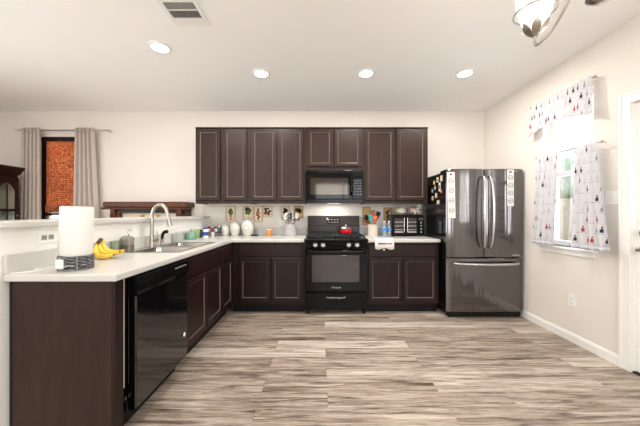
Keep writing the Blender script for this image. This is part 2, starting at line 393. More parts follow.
# ------------------------------------------------------------------ room shell
XR, XL, YB, YR, HC = 2.42, -4.76, 3.98, -3.25, 2.735
WT = 0.14
struct('floor', B(XL-WT, XR+WT, YR-WT, YB+WT, -0.1, 0), M['floor'])
struct('ceiling', B(XL-WT, XR+WT, YR-WT, YB+WT, HC, HC+0.12), M['ceiling'])
def wall(name, us, vs, holes, f, w0, w1):
    U = sorted(set(us+[a for h in holes for a in h[:2]])); V = sorted(set(vs+[a for h in holes for a in h[2:]]))
    def inc(i, j):
        cu, cv = (U[i]+U[i+1])/2, (V[j]+V[j+1])/2
        return not any(h[0] < cu < h[1] and h[2] < cv < h[3] for h in holes)
    bm = BM(); cells(bm, U, V, inc, f, w0, w1); return struct(name, bm, M['wall'])
W1 = (2.39, 2.93, 0.90, 2.37)         # kitchen window on the right wall (y0, y1, z0, z1)
D1 = (1.20, 2.095, 0.0, 2.09)         # back door on the right wall
W2 = (-4.13, -3.50, 0.90, 2.36)       # dining window on the back wall (x0, x1, z0, z1)
W3 = (-3.7, -1.5, 0.5, 2.4); W4 = (-0.2, 2.0, 0.5, 2.4)   # added rear windows, out of view, that light the room
W5 = (0.1, 2.1, 0.5, 2.4)             # added left-wall window, out of view, brightening the dining side
wall('wall_right', [YR, YB], [0, HC], [W1, D1], lambda u, v, w_: (w_, u, v), XR, XR+WT)
wall('wall_back', [XL-WT, XR+WT], [0, HC], [W2], lambda u, v, w_: (u, w_, v), YB, YB+WT)
wall('wall_rear', [XL-WT, XR+WT], [0, HC], [W3, W4], lambda u, v, w_: (u, w_, v), YR-WT, YR)
wall('wall_left', [YR, YB], [0, HC], [W5], lambda u, v, w_: (w_, u, v), XL-WT, XL)

# baseboards: a moulded profile along each wall
def baseboard(name, ax, pos, sgn, a, b):
    prof = [(0, 0), (0.014, 0), (0.014, 0.062), (0.009, 0.074), (0.006, 0.083), (0, 0.085)]
    loops = []
    for t in (a, b): loops.append([(pos+sgn*p, t, z) if ax == 'x' else (t, pos+sgn*p, z) for p, z in prof])
    bm = BM(); loft(bm, loops); struct(name, bm, M['trim'])
baseboard('baseboard_right', 'x', XR, -1, D1[1]+0.075, YB)
baseboard('baseboard_right', 'x', XR, -1, YR, D1[0]-0.075)
baseboard('baseboard_back', 'y', YB, -1, XL, -1.80)
baseboard('baseboard_left', 'x', XL, 1, YR, YB-0.02)
baseboard('baseboard_rear', 'y', YR, 1, XL+0.02, XR-0.02)

# generic window: frame ring + meeting rail, pane, all inside the opening; f maps (u, depth, v)
def window(name, h, f, d0, d1, rail=None, casing=None, mull=None):
    u0, u1, v0, v1 = h
    def bx(bm, a, b, c, d, w0, w1):
        p, q = f(a, w0, c), f(b, w1, d)
        box(bm, min(p[0], q[0]), max(p[0], q[0]), min(p[1], q[1]), max(p[1], q[1]), min(p[2], q[2]), max(p[2], q[2]))
    fr = 0.05
    bm = BM()
    bx(bm, u0, u0+fr, v0, v1, d0, d1); bx(bm, u1-fr, u1, v0, v1, d0, d1)
    bx(bm, u0+fr, u1-fr, v0, v0+fr, d0, d1); bx(bm, u0+fr, u1-fr, v1-fr, v1, d0, d1)
    root = struct(name, bm, M['trim'])
    if rail:
        bm = BM(); bx(bm, u0+fr, u1-fr, rail-0.025, rail+0.025, d0+0.005, d1-0.005); obj('meeting_rail', bm, col('rail_grey', 196, 198, 198), root)
    if mull:
        for q in mull:
            bm = BM(); bx(bm, q-0.02, q+0.02, v0+fr, v1-fr, d0+0.005, d1-0.005); obj('mullion', bm, M['trim'], root)
    m_ = (d0+d1)/2
    bm = BM(); bx(bm, u0+fr, u1-fr, v0+fr, v1-fr, m_-0.002, m_+0.002); obj('pane', bm, M['glass'], root)
    return root
w1 = window('window_1', W1, lambda u, d, v: (d, u, v), XR+0.085, XR+0.13, rail=1.64)
obj('window_sill', B(XR-0.03, XR+0.085, W1[0]-0.03, W1[1]+0.03, W1[2]-0.022, W1[2]), M['trim'], w1, bevel=0.004)
obj('apron', B(XR-0.014, XR, W1[0]-0.02, W1[1]+0.02, W1[2]-0.07, W1[2]-0.022), M['trim'], w1, bevel=0.003)
w2 = window('window_2', W2, lambda u, d, v: (u, d, v), YB+0.085, YB+0.13, rail=1.63)
obj('window_sill', B(W2[0]-0.03, W2[1]+0.03, YB-0.03, YB+0.085, W2[2]-0.022, W2[2]), M['trim'], w2, bevel=0.004)
window('window_3', W3, lambda u, d, v: (u, d, v), YR-0.13, YR-0.085, rail=1.45, mull=[-2.6])
window('window_4', W4, lambda u, d, v: (u, d, v), YR-0.13, YR-0.085, rail=1.45, mull=[0.9])
window('window_5', W5, lambda u, d, v: (d, u, v), XL-0.13, XL-0.085, rail=1.45, mull=[1.1])

# back door on the right wall
bm = BM(); y0, y1, zt = D1[0], D1[1], D1[3]
L0 = (1.33, 1.985, 1.08, 1.95)
cells(bm, [y0+0.003, L0[0], L0[1], y1-0.003], [0.012, L0[2], L0[3], zt-0.003], lambda i, j: not (i == 1 and j == 1), lambda u, v, w_: (w_, u, v), XR+0.03, XR+0.075)
dr = struct('door_1', bm, M['trim'])
obj('pane', B(XR+0.048, XR+0.054, L0[0], L0[1], L0[2], L0[3]), M['glass'], dr)
bm = BM()
for a, b in ((0.2, 0.95),):
    for c, d in ((1.33, 1.61), (1.70, 1.985)):
        loft(bm, [[(x, c+i, a+i), (x, d-i, a+i), (x, d-i, b-i), (x, c+i, b-i)] for i, x in ((0, XR+0.03), (0.004, XR+0.022), (0.03, XR+0.022), (0.04, XR+0.028))])
obj('raised_panel', bm, M['trim'], dr)
bm = BM()
for sgn, yy in ((0, y0), (1, y1)):
    box(bm, XR-0.016, XR, yy if sgn else yy-0.075, yy+0.075 if sgn else yy, 0, zt+0.075)
    box(bm, XR-0.022, XR-0.016, (yy+0.055 if sgn else yy-0.075), (yy+0.075 if sgn else yy-0.055), 0, zt+0.075)
box(bm, XR-0.016, XR, y0, y1, zt, zt+0.075); box(bm, XR-0.022, XR-0.016, y0, y1, zt+0.055, zt+0.075)
for yy, q in ((y0, 1), (y1, -1)): box(bm, XR, XR+WT-0.01, min(yy, yy-q*0.0)-(0.0 if q > 0 else 0.003), yy+(0.003 if q > 0 else 0), 0, zt)
struct('trim_1', bm, M['trim'], bevel=0.003)
obj('threshold', B(XR+0.0, XR+0.12, y0+0.005, y1-0.005, 0, 0.011), M['blackm'], dr)
bm = BM(); cyl(bm, (XR+0.03, 2.035, 1.08), 0.03, -0.012, ax='x'); cyl(bm, (XR+0.018, 2.035, 1.08), 0.017, -0.012, ax='x')
box(bm, XR-0.006, XR+0.008, 2.031, 2.039, 1.062, 1.098)
obj('deadbolt', bm, M['nickel'], dr, smooth=True)
bm = BM(); cyl(bm, (XR+0.03, 2.035, 0.955), 0.032, -0.012, ax='x'); cyl(bm, (XR+0.02, 2.035, 0.955), 0.012, -0.05, ax='x')
tube(bm, [(XR-0.028, 2.037, 0.955), (XR-0.032, 2.00, 0.958), (XR-0.032, 1.95, 0.95), (XR-0.03, 1.91, 0.953)], [0.011, 0.009, 0.008, 0.007], n=10, k=4)
obj('door_handle', bm, M['nickel'], dr, smooth=True)

# outside the kitchen window
struct('ground', B(XR+WT+0.0, 14, -6, 12, -0.35, -0.15), mat('dry_grass', lin(120, 128, 84), 0.9, var=0.3, scale=3))
fe = thing('board_fence', 'pale timber board fence seen through the window on the right wall', 'fence', (6.6, 5.5, -0.15))
bm = BM(); yy = -2.0
while yy < 11: box(bm, 6.6, 6.62, yy, yy+0.135, -0.15, 1.62); yy += 0.14
obj('board_panel', bm, mat('weathered_board', lin(190, 176, 160), 0.85, var=0.12, scale=5), fe)
obj('rail', B(6.62, 6.66, -2, 11, 1.3, 1.39), M['handle_wood'], fe)
tr = thing('garden_tree', 'pale green leafy tree beyond the fence outside the kitchen window', 'tree', (8.6, 8.2, -0.15))
bm = BM(); tube(bm, [(8.6, 8.2, -0.15), (8.65, 8.2, 1.0), (8.55, 8.15, 2.2)], [0.12, 0.09, 0.06], k=3); obj('trunk', bm, M['handle_wood'], tr)
bm = BM()
for i in range(9):
    a = i*2.4; blob(bm, (8.6+0.7*math.cos(a), 8.2+0.9*math.sin(a), 2.1+0.25*(i % 3)), 0.6, 0.5, 3, 5, i)
obj('foliage', bm, mat('leaf_green', lin(196, 208, 186), 0.8, var=0.2, scale=12), tr, smooth='all')

# ------------------------------------------------------------------ half wall with ledge
struct('wall_half', B(-1.80, -1.66, 1.40, YB, 0, 1.155), mat('white_wall_paint', lin(232, 230, 226), 0.7, var=0.01))
struct('trim_2', B(-1.99, -1.622, 1.37, YB-0.001, 1.155, 1.19), M['top'], bevel=0.006)

# ------------------------------------------------------------------ base cabinets
def base_cab(name, label, loc, rz, w, fronts, dep=0.62, group=None, top=0.873):
    """local frame: width along +x, face at y = 0 looking towards -y"""
    t = thing(name, label, 'cabinet', loc, rz, group)
    bm = BM(); s = 0.018
    box(bm, 0, s, 0.02, dep, 0.11, top); box(bm, w-s, w, 0.02, dep, 0.11, top)
    box(bm, s, w-s, dep-0.008, dep, 0.11, top); box(bm, s, w-s, 0.02, dep-0.008, 0.11, 0.128)
    box(bm, 0, w, 0, 0.02, 0.11, 0.15); box(bm, 0, w, 0, 0.02, top-0.035, top)
    box(bm, 0, 0.035, 0, 0.02, 0.15, top-0.035); box(bm, w-0.035, w, 0, 0.02, 0.15, top-0.035)
    box(bm, 0.035, w-0.035, 0, 0.02, 0.675, 0.71)
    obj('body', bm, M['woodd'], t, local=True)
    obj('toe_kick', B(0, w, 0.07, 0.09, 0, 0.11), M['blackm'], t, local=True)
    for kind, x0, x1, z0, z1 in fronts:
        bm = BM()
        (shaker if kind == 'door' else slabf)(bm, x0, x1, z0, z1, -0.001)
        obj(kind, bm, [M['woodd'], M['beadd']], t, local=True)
    return t
ZD = (0.152, 0.685); ZW = (0.70, 0.853)
def fr(x0, xm, x1): return [('drawer', x0, x1, *ZW), ('door', x0, xm-0.004, *ZD), ('door', xm+0.004, x1, *ZD)]
YF = 3.32
tb = base_cab('base_cabinet', 'dark wood base cabinet left of the range, wide drawer over two doors', (-1.088, YF, 0), 0, 0.900, fr(0.098, 0.489, 0.872), dep=0.64)
obj('corner_filler', B(0.002, 0.092, -0.004, -0.0005, 0.112, 0.872), M['woodd'], tb, local=True)
base_cab('base_cabinet', 'dark wood base cabinet between the range and the refrigerator, wide drawer over two doors', (0.580, YF, 0), 0, 0.880, fr(0.018, 0.432, 0.850), dep=0.64)
XF = -1.09
base_cab('base_cabinet', 'dark wood sink base cabinet beside the dishwasher, two doors under a long false drawer', (XF, 2.150, 0), PI/2, 0.805, fr(0.012, 0.405, 0.795), dep=0.56)
base_cab('base_cabinet', 'narrow dark wood base cabinet in the inner corner, one drawer over one door', (XF, 2.957, 0), PI/2, 0.360, [('drawer', 0.012, 0.325, *ZW), ('door', 0.012, 0.325, *ZD)], dep=0.56)
t = thing('cabinet_end_panel', 'tall dark brown panel closing the near end of the peninsula', 'cabinet panel', (-1.35, 1.44, 0))
obj('panel', B(-1.628, -1.105, 1.43, 1.45, 0, 0.873), M['wood'], t, bevel=0.001)
obj('return_stile', B(-1.104, -1.084, 1.43, 1.49, 0, 0.873), M['woodd'], t, bevel=0.001)
obj('scribe_strip', B(-1.650, -1.630, 1.435, 1.45, 0, 0.873), M['blackm'], t)  # black strip in place of the dark gap beside the panel

# ------------------------------------------------------------------ worktops
SX0, SX1, SY0, SY1 = -1.625, -1.135, 2.165, 2.955
bm = BM(); CZ0, CZ1 = 0.875, 0.915
xs = [-1.655, SX0+0.02, SX1-0.02, -1.065, -0.188]; ys = [1.406, SY0+0.02, SY1-0.02, 3.285, 3.975]
cells(bm, xs, ys, lambda i, j: (i < 3 or j == 3) and not (i == 1 and j == 1), lambda u, v, w_: (u, v, w_), CZ0, CZ1)
wt = thing('worktop', 'white L-shaped worktop running along the peninsula and the back wall to the range', 'worktop', (-1.36, 2.6, CZ0))
obj('slab', bm, M['top'], wt, bevel=0.009, seg=3)
obj('backsplash', B(-1.658, -1.638, 1.41, 3.955, CZ1, 1.015), M['top'], wt, bevel=0.003)
obj('backsplash', B(-1.636, -0.190, 3.957, 3.977, CZ1, 1.015), M['top'], wt, bevel=0.003)
wr = thing('worktop', 'short white worktop right of the range carrying the toaster oven', 'worktop', (1.03, 3.6, CZ0))
obj('slab', B(0.580, 1.470, 3.285, 3.975, CZ0, CZ1), M['top'], wr, bevel=0.009, seg=3)
obj('backsplash', B(0.580, 1.470, 3.957, 3.977, CZ1, 1.015), M['top'], wr, bevel=0.003)

# ------------------------------------------------------------------ dishwasher (local: x along the run, face towards -y)
t = thing('dishwasher', 'glossy black built-in dishwasher in the peninsula', 'dishwasher', (XF, 1.535, 0), PI/2)
W = 0.598
obj('tub', B(0.01, W-0.01, 0.02, 0.55, 0.10, 0.865), M['blackm'], t, local=True)
obj('toe_kick', B(0.01, W-0.01, 0.05, 0.07, 0.0, 0.10), M['blackm'], t, local=True)
bm = BM(); slabf(bm, 0.0, W, 0.115, 0.765, 0.0, t=0.045, c=0.008); obj('door', bm, M['blackd'], t, local=True)
bm = BM(); loft(bm, [[(x, y, z) for y, z in ((0.0, 0.768), (-0.052, 0.768), (-0.056, 0.79), (-0.050, 0.862), (-0.045, 0.866), (0, 0.866))] for x in (0, W)])
cp = obj('control_panel', bm, M['black'], t, local=True)
obj('handle_recess', B(0.20, 0.40, -0.058, -0.05, 0.766, 0.785), M['blackm'], cp, local=True, bevel=0.003)
bm = text_bm('Whirlpool', 0.017); bmesh.ops.transform(bm, matrix=Matrix.Translation((0.085, -0.0555, 0.828)) @ Matrix.Rotation(PI/2, 4, 'X'), verts=bm.verts)
obj('lettering', bm, M['chrome'], cp, local=True)
for i in range(6):
    bm = BM(); box(bm, 0.40+i*0.027, 0.418+i*0.027, -0.0545, -0.050, 0.832, 0.840); obj('button', bm, M['outlet_grey'], cp, local=True)
bm = BM(); cyl(bm, (0.545, -0.045, 0.30), 0.016, -0.0012, ax='y'); obj('sticker', bm, M['white'], t, local=True)
obj('seal_strip', B(-0.022, -0.012, 0.012, 0.03, 0.25, 0.865), col('pale_strip', 196, 186, 170), t, local=True)
bm = BM(); cyl(bm, (-0.016, 0.01, 0.19), 0.012, -0.006, ax='y', n=6); obj('hinge_screw', bm, M['steel'], t, local=True)

# ------------------------------------------------------------------ upper cabinets
def upper(label, x0, x1, z0, z1, doors, group=None):
    t = thing('wall_cabinet', label, 'cabinet', ((x0+x1)/2, YB, z0), 0, group)
    bm = BM(); y = 3.635; s = 0.016; yb = YB-0.003
    box(bm, x0, x0+s, y, yb, z0, z1); box(bm, x1-s, x1, y, yb, z0, z1); box(bm, x0+s, x1-s, y, yb, z1-s, z1)
    box(bm, x0+s, x1-s, y, yb, z0+0.015, z0+0.03); box(bm, x0+s, x1-s, yb-0.008, yb, z0+0.03, z1-s)
    box(bm, x0, x1, y-0.018, y, z0, z0+0.04); box(bm, x0, x1, y-0.018, y, z1-0.035, z1)
    box(bm, x0, x0+0.035, y-0.018, y, z0+0.04, z1-0.035); box(bm, x1-0.035, x1, y-0.018, y, z0+0.04, z1-0.035)
    xm = (doors[0][1]+doors[1][0])/2; box(bm, xm-0.02, xm+0.02, y-0.018, y, z0+0.04, z1-0.035)
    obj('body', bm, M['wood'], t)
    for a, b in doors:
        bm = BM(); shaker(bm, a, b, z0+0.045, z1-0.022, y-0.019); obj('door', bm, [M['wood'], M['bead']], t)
    mb = BM(); loft(mb, [[(x, yy, zz) for yy, zz in ((y-0.018, z1-0.018), (y-0.030, z1-0.012), (y-0.032, z1+0.004), (y, z1+0.004))] for x in (x0+0.001, x1-0.001)])
    obj('top_moulding', mb, M['woodd'], t)
U0, U1 = 1.36, 2.378
upper('tall dark wall cabinet with two doors, leftmost of the run', -1.667, -0.946, U0, U1, [(-1.642, -1.337), (-1.283, -0.978)])
upper('tall dark wall cabinet with two doors, between the leftmost one and the microwave', -0.944, -0.196, U0, U1, [(-0.917, -0.583), (-0.552, -0.221)])
upper('short dark wall cabinet with two doors above the microwave', -0.194, 0.577, 1.81, U1, [(-0.165, 0.170), (0.196, 0.548)])
upper('tall dark wall cabinet with two wide doors next to the refrigerator', 0.579, 1.443, U0, U1, [(0.605, 0.992), (1.022, 1.415)])

# ------------------------------------------------------------------ microwave
t = thing('microwave', 'black over-the-range microwave under the short wall cabinet', 'microwave', (0.19, 3.8, 1.37))
mx0, mx1, mz0, mz1, my = -0.190, 0.573, 1.368, 1.806, 3.60
obj('body', B(mx0, mx1, my, YB-0.004, mz0, mz1), M['black'], t, bevel=0.004)
bm = BM(); slabf(bm, mx0+0.004, 0.398, mz0+0.052, mz1-0.042, my-0.0005, t=0.022, c=0.006); dd = obj('door', bm, M['blackg'], t)
bm = BM(); slabf(bm, mx0+0.06, 0.368, 1.478, 1.70, my-0.0226, t=0.002, c=0.001)
obj('glass', bm, mat('screened_glass', lin(74, 68, 62), 0.07, var=0.05, metal=0.85), dd)
bm = BM(); tube(bm, [(0.413, my-0.012, 1.73), (0.413, my-0.05, 1.70), (0.413, my-0.052, 1.60), (0.413, my-0.05, 1.50), (0.413, my-0.012, 1.47)], 0.010, n=10, k=4); obj('handle', bm, M['black'], t, smooth=True)
bm = BM(); slabf(bm, 0.430, mx1-0.004, mz0+0.052, mz1-0.042, my-0.0005, t=0.020, c=0.005); cp = obj('control_panel', bm, M['black'], t)
obj('display', B(0.447, 0.553, my-0.0225, my-0.0195, 1.695, 1.735), M['blackg'], cp)
for r in range(6):
    for c in range(3):
        obj('button', B(0.450+c*0.036, 0.478+c*0.036, my-0.0215, my-0.0195, 1.655-r*0.036, 1.673-r*0.036), col('button_grey', 70, 70, 72, 0.4), cp)
bm = BM(); box(bm, mx0+0.004, mx1-0.004, my-0.018, my, mz1-0.038, mz1-0.002)
vg = obj('vent_grille', bm, M['black'], t, bevel=0.002)
obj('bottom_rail', B(mx0+0.004, mx1-0.004, my-0.018, my-0.0005, mz0+0.001, mz0+0.048), M['black'], t, bevel=0.003)
obj('cooktop_lamp', B(0.10, 0.28, 3.78, 3.83, mz0-0.003, mz0+0.0005), M['lamp_lens'], t)
ld = bpy.data.lights.new('cooktop_light', 'AREA'); ld.shape = 'RECTANGLE'; ld.size = 0.26; ld.size_y = 0.06; ld.energy = 2.2; ld.color = (1, 0.95, 0.88)
lo = bpy.data.objects.new('cooktop_light', ld); COL.objects.link(lo); lo.parent = t; lo.location = Vector((0.19, 3.78, mz0-0.006))-t.location

# ------------------------------------------------------------------ range
t = thing('gas_range', 'black gas range with silver knobs, between the base cabinets', 'stove', (0.195, 3.6, 0))
rx0, rx1 = -0.184, 0.574
obj('body', B(rx0, rx1, 3.30, 3.955, 0.055, 0.885), M['black'], t, bevel=0.003)
bm = BM()
prof = [(3.235, 0.893), (3.228, 0.902), (3.235, 0.915), (3.265, 0.921), (3.87, 0.921), (3.87, 0.887), (3.24, 0.887)]
loft(bm, [[(x, y, z) for y, z in prof] for x in (rx0-0.003, rx1+0.003)]); ct = obj('cooktop', bm, M['black'], t)
bm = BM(); prof = [(3.299, 0.815), (3.262, 0.815), (3.243, 0.885), (3.299, 0.885)]
loft(bm, [[(x, y, z) for y, z in prof] for x in (rx0, rx1)]); cp = obj('control_panel', bm, M['black'], t)
for kx in (-0.056, 0.037, 0.346, 0.446):
    bm = BM(); z = 0.851; cyl(bm, (kx, 3.255, z), 0.025, -0.008, ax='y', n=24); cyl(bm, (kx, 3.247, z), 0.021, -0.028, ax='y', n=24, r2=0.018)
    box(bm, kx-0.004, kx+0.004, 3.209, 3.22, z-0.017, z+0.017)
    obj('knob', bm, M['nickel'], cp, smooth=True)
bm = BM(); slabf(bm, rx0+0.002, rx1-0.002, 0.290, 0.806, 3.298, t=0.038, c=0.006); dd = obj('oven_door', bm, M['blackg'], t)
bm = BM(); slabf(bm, -0.098, 0.474, 0.40, 0.725, 3.2595, t=0.003, c=0.001)
obj('window', bm, mat('oven_glass', lin(78, 74, 72), 0.1, var=0.05, metal=0.7), dd)
bm = BM(); tube(bm, [(-0.12, 3.255, 0.77), (-0.118, 3.215, 0.773), (-0.05, 3.208, 0.774), (0.195, 3.205, 0.775), (0.44, 3.208, 0.774), (0.508, 3.215, 0.773), (0.51, 3.255, 0.77)], 0.013, n=12, k=5, flat=1.3)
obj('handle', bm, M['blackg'], dd, smooth=True)
bm = text_bm('Whirlpool', 0.028); bmesh.ops.transform(bm, matrix=Matrix.Translation((0.195, 3.2592, 0.335)) @ Matrix.Rotation(PI/2, 4, 'X'), verts=bm.verts); obj('lettering', bm, M['chrome'], dd)
bm = BM(); slabf(bm, rx0+0.002, rx1-0.002, 0.075, 0.268, 3.298, t=0.030, c=0.006); dw_ = obj('drawer', bm, M['black'], t)
bm = BM(); box(bm, 0.08, 0.30, 3.262, 3.2685, 0.190, 0.226); hd = obj('handle_recess', bm, M['blackm'], dw_, bevel=0.003)
bm = BM(); tube(bm, [(0.08, 3.262, 0.222), (0.10, 3.256, 0.212), (0.28, 3.256, 0.212), (0.30, 3.262, 0.222)], 0.004, n=8, k=3); obj('handle', bm, M['steel'], dw_, smooth=True)
for fx in (rx0+0.035, rx1-0.035):
    for fy in (3.33, 3.90):
        bm = BM(); cyl(bm, (fx, fy, 0), 0.016, 0.056, n=12); obj('foot', bm, M['blackm'], t)
bm = BM(); prof = [(3.955, 0.922), (3.872, 0.922), (3.872, 1.045), (3.885, 1.055), (3.905, 1.185), (3.925, 1.195), (3.955, 1.195)]
loft(bm, [[(x, y, z) for y, z in prof] for x in (rx0+0.006, rx1-0.006)]); bgd = obj('backguard', bm, mat('brown_black_enamel', lin(40, 34, 31), 0.22, var=0.1, coat=0.0, spec=0.3), t)
bm = BM(); loft(bm, [[(x0_, y-0.003*k, z) for x0_, y, z in ((0.095, 3.889, 1.085), (0.285, 3.889, 1.085), (0.285, 3.901, 1.165), (0.095, 3.901, 1.165))] for k in (0, 1)])
dp = obj('display', bm, M['blackg'], bgd)
for i in range(4):
    for j in range(2): obj('button', B(0.115+i*0.042, 0.138+i*0.042, 3.884+j*0.008, 3.888+j*0.008, 1.098+j*0.035, 1.110+j*0.035), M['outlet_grey'], dp)
for bx_ in (-0.02, 0.41):
    for by in (3.42, 3.72):
        bm = BM(); lathe(bm, (bx_, by, 0.921), [(0.055, 0), (0.055, 0.006), (0.038, 0.008), (0.038, 0.018), (0.0, 0.02)]); obj('burner', bm, M['iron'], t, smooth=True)
for gx0, gx1 in ((rx0+0.03, 0.180), (0.210, rx1-0.03)):
    bm = BM(); z = 0.951; r = 0.0065
    def bar(a, b): box(bm, min(a[0], b[0])-r, max(a[0], b[0])+r, min(a[1], b[1])-r, max(a[1], b[1])+r, z-0.006, z+0.006)
    bar((gx0, 3.29), (gx1, 3.29)); bar((gx0, 3.85), (gx1, 3.85)); bar((gx0, 3.29), (gx0, 3.85)); bar((gx1, 3.29), (gx1, 3.85)); bar((gx0, 3.57), (gx1, 3.57))
    xm = (gx0+gx1)/2
    for yy in (3.42, 3.72): bar((gx0, yy), (xm-0.03, yy)); bar((xm+0.03, yy), (gx1, yy))
    bar((xm, 3.29), (xm, 3.39)); bar((xm, 3.45), (xm, 3.69)); bar((xm, 3.75), (xm, 3.85))
    for a in (gx0, gx1):
        for b in (3.29, 3.85): box(bm, a-r, a+r, b-r, b+r, 0.9205, z)
    obj('grate', bm, M['iron'], t)

# red pot
t = thing('stew_pot', 'small red pot with a steel lid on the right rear burner of the range', 'pot', (0.35, 3.66, 0.958))
red = col('red_enamel', 200, 22, 38, 0.15, coat=0.4)
bm = BM(); lathe(bm, (0.35, 3.66, 0.958), [(0.0, 0), (0.068, 0), (0.077, 0.012), (0.08, 0.04), (0.076, 0.066), (0.078, 0.07)]); obj('body', bm, red, t, smooth=True)
bm = BM(); lathe(bm, (0.35, 3.66, 1.0285), [(0.079, 0), (0.079, 0.004), (0.06, 0.016), (0.02, 0.024), (0.012, 0.026), (0.012, 0.034), (0.018, 0.04), (0.014, 0.048), (0, 0.05)]); obj('lid', bm, M['steel'], t, smooth=True)
for s in (-1, 1):
    bm = BM(); tube(bm, [(0.35+s*0.072, 3.64, 1.012), (0.35+s*0.098, 3.64, 1.016), (0.35+s*0.098, 3.68, 1.016), (0.35+s*0.072, 3.68, 1.012)], 0.005, k=3); obj('handle', bm, M['blackm'], t, smooth=True)

# ------------------------------------------------------------------ refrigerator
t = thing('refrigerator', 'dark stainless french-door refrigerator with bottom freezer drawer', 'refrigerator', (1.94, 3.55, 0))
fx0, fx1, fs = 1.487, 2.390, 1.9385
obj('body', B(fx0+0.004, fx1-0.004, 3.245, 3.93, 0.045, 1.728), mat('black_case', lin(24, 22, 22), 0.16, var=0.15, scale=4, coat=0.3), t, bevel=0.004)
def fdoor(name, x0, x1, z0, z1):
    """door with a gently bowed front"""
    bm = BM(); n = 18; cx_ = (x0+x1)/2; R = []
    for zz, ins in ((z0, 0.004), (z0+0.006, 0), (z1-0.006, 0), (z1, 0.004)):
        lp = []
        for i in range(n+1):
            x = x0+(x1-x0)*i/n; e = min(x-x0, x1-x)
            rnd = 0.010*(1-min(1, e/0.012))**2
            y = 3.158+0.020*((x-cx_)/((x1-x0)/2))**2+rnd+ins
            lp.append((x, y, zz))
        lp += [(x1, 3.24, zz), (x0, 3.24, zz)]; R.append(lp)
    loft(bm, R); return obj(name, bm, M['stainless'], t, smooth=True, angle=30)
dl = fdoor('door', fx0, fs-0.003, 0.715, 1.752); dr2 = fdoor('door', fs+0.003, fx1, 0.715, 1.752)
fz = fdoor('freezer_drawer', fx0, fx1, 0.075, 0.700)
for d_, x in ((dl, fs-0.034), (dr2, fs+0.034)):
    bm = BM(); s = -1 if x < fs else 1
    tube(bm, [(x, 3.176, 1.655), (x+s*0.004, 3.125, 1.645), (x+s*0.014, 3.098, 1.50), (x+s*0.020, 3.088, 1.25), (x+s*0.014, 3.098, 0.99), (x+s*0.004, 3.125, 0.845), (x, 3.176, 0.835)], [0.011, 0.012, 0.015, 0.017, 0.015, 0.012, 0.011], n=12, k=6)
    obj('handle', bm, M['steel'], d_, smooth=True)
bm = BM(); tube(bm, [(1.56, 3.172, 0.645), (1.565, 3.132, 0.650), (1.65, 3.108, 0.645), (1.94, 3.098, 0.640), (2.23, 3.108, 0.645), (2.305, 3.132, 0.650), (2.31, 3.172, 0.645)], [0.010, 0.012, 0.014, 0.016, 0.014, 0.012, 0.010], n=12, k=6)
obj('handle', bm, M['steel'], fz, smooth=True)
obj('base_grille', B(fx0+0.02, fx1-0.02, 3.19, 3.25, 0.012, 0.068), M['blackm'], t, bevel=0.004)
for x in (fx0+0.06, fx1-0.06):
    bm = BM(); cyl(bm, (x, 3.22, 0), 0.018, 0.02, n=12); obj('foot', bm, M['blackm'], t)
    bm = BM(); cyl(bm, (x, 3.88, 0), 0.018, 0.046, n=12); obj('foot', bm, M['blackm'], t)
for x in (fx0+0.05, fx1-0.05):
    obj('hinge_cover', B(x-0.04, x+0.04, 3.19, 3.33, 1.7525, 1.772) if False else B(x-0.045, x+0.04, 3.25, 3.36, 1.7285, 1.752), M['blackm'], t, bevel=0.006)
bm = BM()
for i in range(24):
    pass
cyl(bm, (2.262, 3.163, 1.722), 0.011, -0.0035, ax='y'); obj('emblem', bm, M['chrome'], dr2)
bm = text_bm('LG', 0.024, 0.0025); bmesh.ops.transform(bm, matrix=Matrix.Translation((2.297, 3.1640, 1.722)) @ Matrix.Rotation(PI/2, 4, 'X'), verts=bm.verts); obj('lettering', bm, M['chrome'], dr2)
bm = BM(); box(bm, 2.25, 2.34, 3.160, 3.1725, 0.738, 0.748); obj('badge', bm, M['chrome'], dr2)
def note(xc, w_, z0, z1, label, yf, rz, roll):
    t = thing('paper_chart', label, 'notice', (xc, yf, z0), rz)
    t.rotation_euler = (0, roll, rz)
    H = z1-z0; obj('sheet', B(-w_/2, w_/2, -0.0016, 0, 0, H), M['paper'], t, local=True)
    ink = col('grey_ink', 120, 122, 126, 0.8); dk = col('dark_ink', 84, 84, 88, 0.8)
    n = 4; h = H/(n+0.35)
    obj('heading', B(-0.014, 0.014, -0.0024, -0.0017, H-0.038, H-0.016), dk, t, local=True)
    for i in range(n):
        zc = H-0.045-(i+0.5)*(h*0.93); bm = BM()
        loft(bm, [circ((0, yy, zc), r_, 24, 'y') for r_, yy in ((0.030, -0.0017), (0.030, -0.0023), (0.023, -0.0023), (0.023, -0.0017))], cap0=False, cap1=False)
        box(bm, -0.017, 0.012, -0.0023, -0.0017, zc-0.006, zc+0.004)
        obj('drawing', bm, ink, t, local=True)
note(1.5445, 0.085, 1.175, 1.715, 'long white paper strip with round drawings on the left refrigerator door', 3.1655, -0.131, -0.02)
note(2.228, 0.080, 1.315, 1.742, 'shorter white paper strip with round drawings on the right refrigerator door', 3.1582, 0.05, 0.0)
MG = [(3.31, 1.66, 0.05, 0.07, (214, 200, 160)), (3.42, 1.655, 0.045, 0.06, (236, 232, 224)), (3.52, 1.63, 0.035, 0.05, (206, 176, 70)), (3.36, 1.56, 0.04, 0.11, (240, 240, 238)), (3.49, 1.56, 0.03, 0.05, (196, 160, 120)), (3.57, 1.53, 0.04, 0.06, (70, 90, 150)), (3.46, 1.46, 0.045, 0.06, (216, 186, 110)), (3.57, 1.43, 0.04, 0.05, (226, 220, 206)), (3.31, 1.50, 0.03, 0.05, (170, 60, 50)), (3.40, 1.37, 0.06, 0.05, (200, 190, 172))]
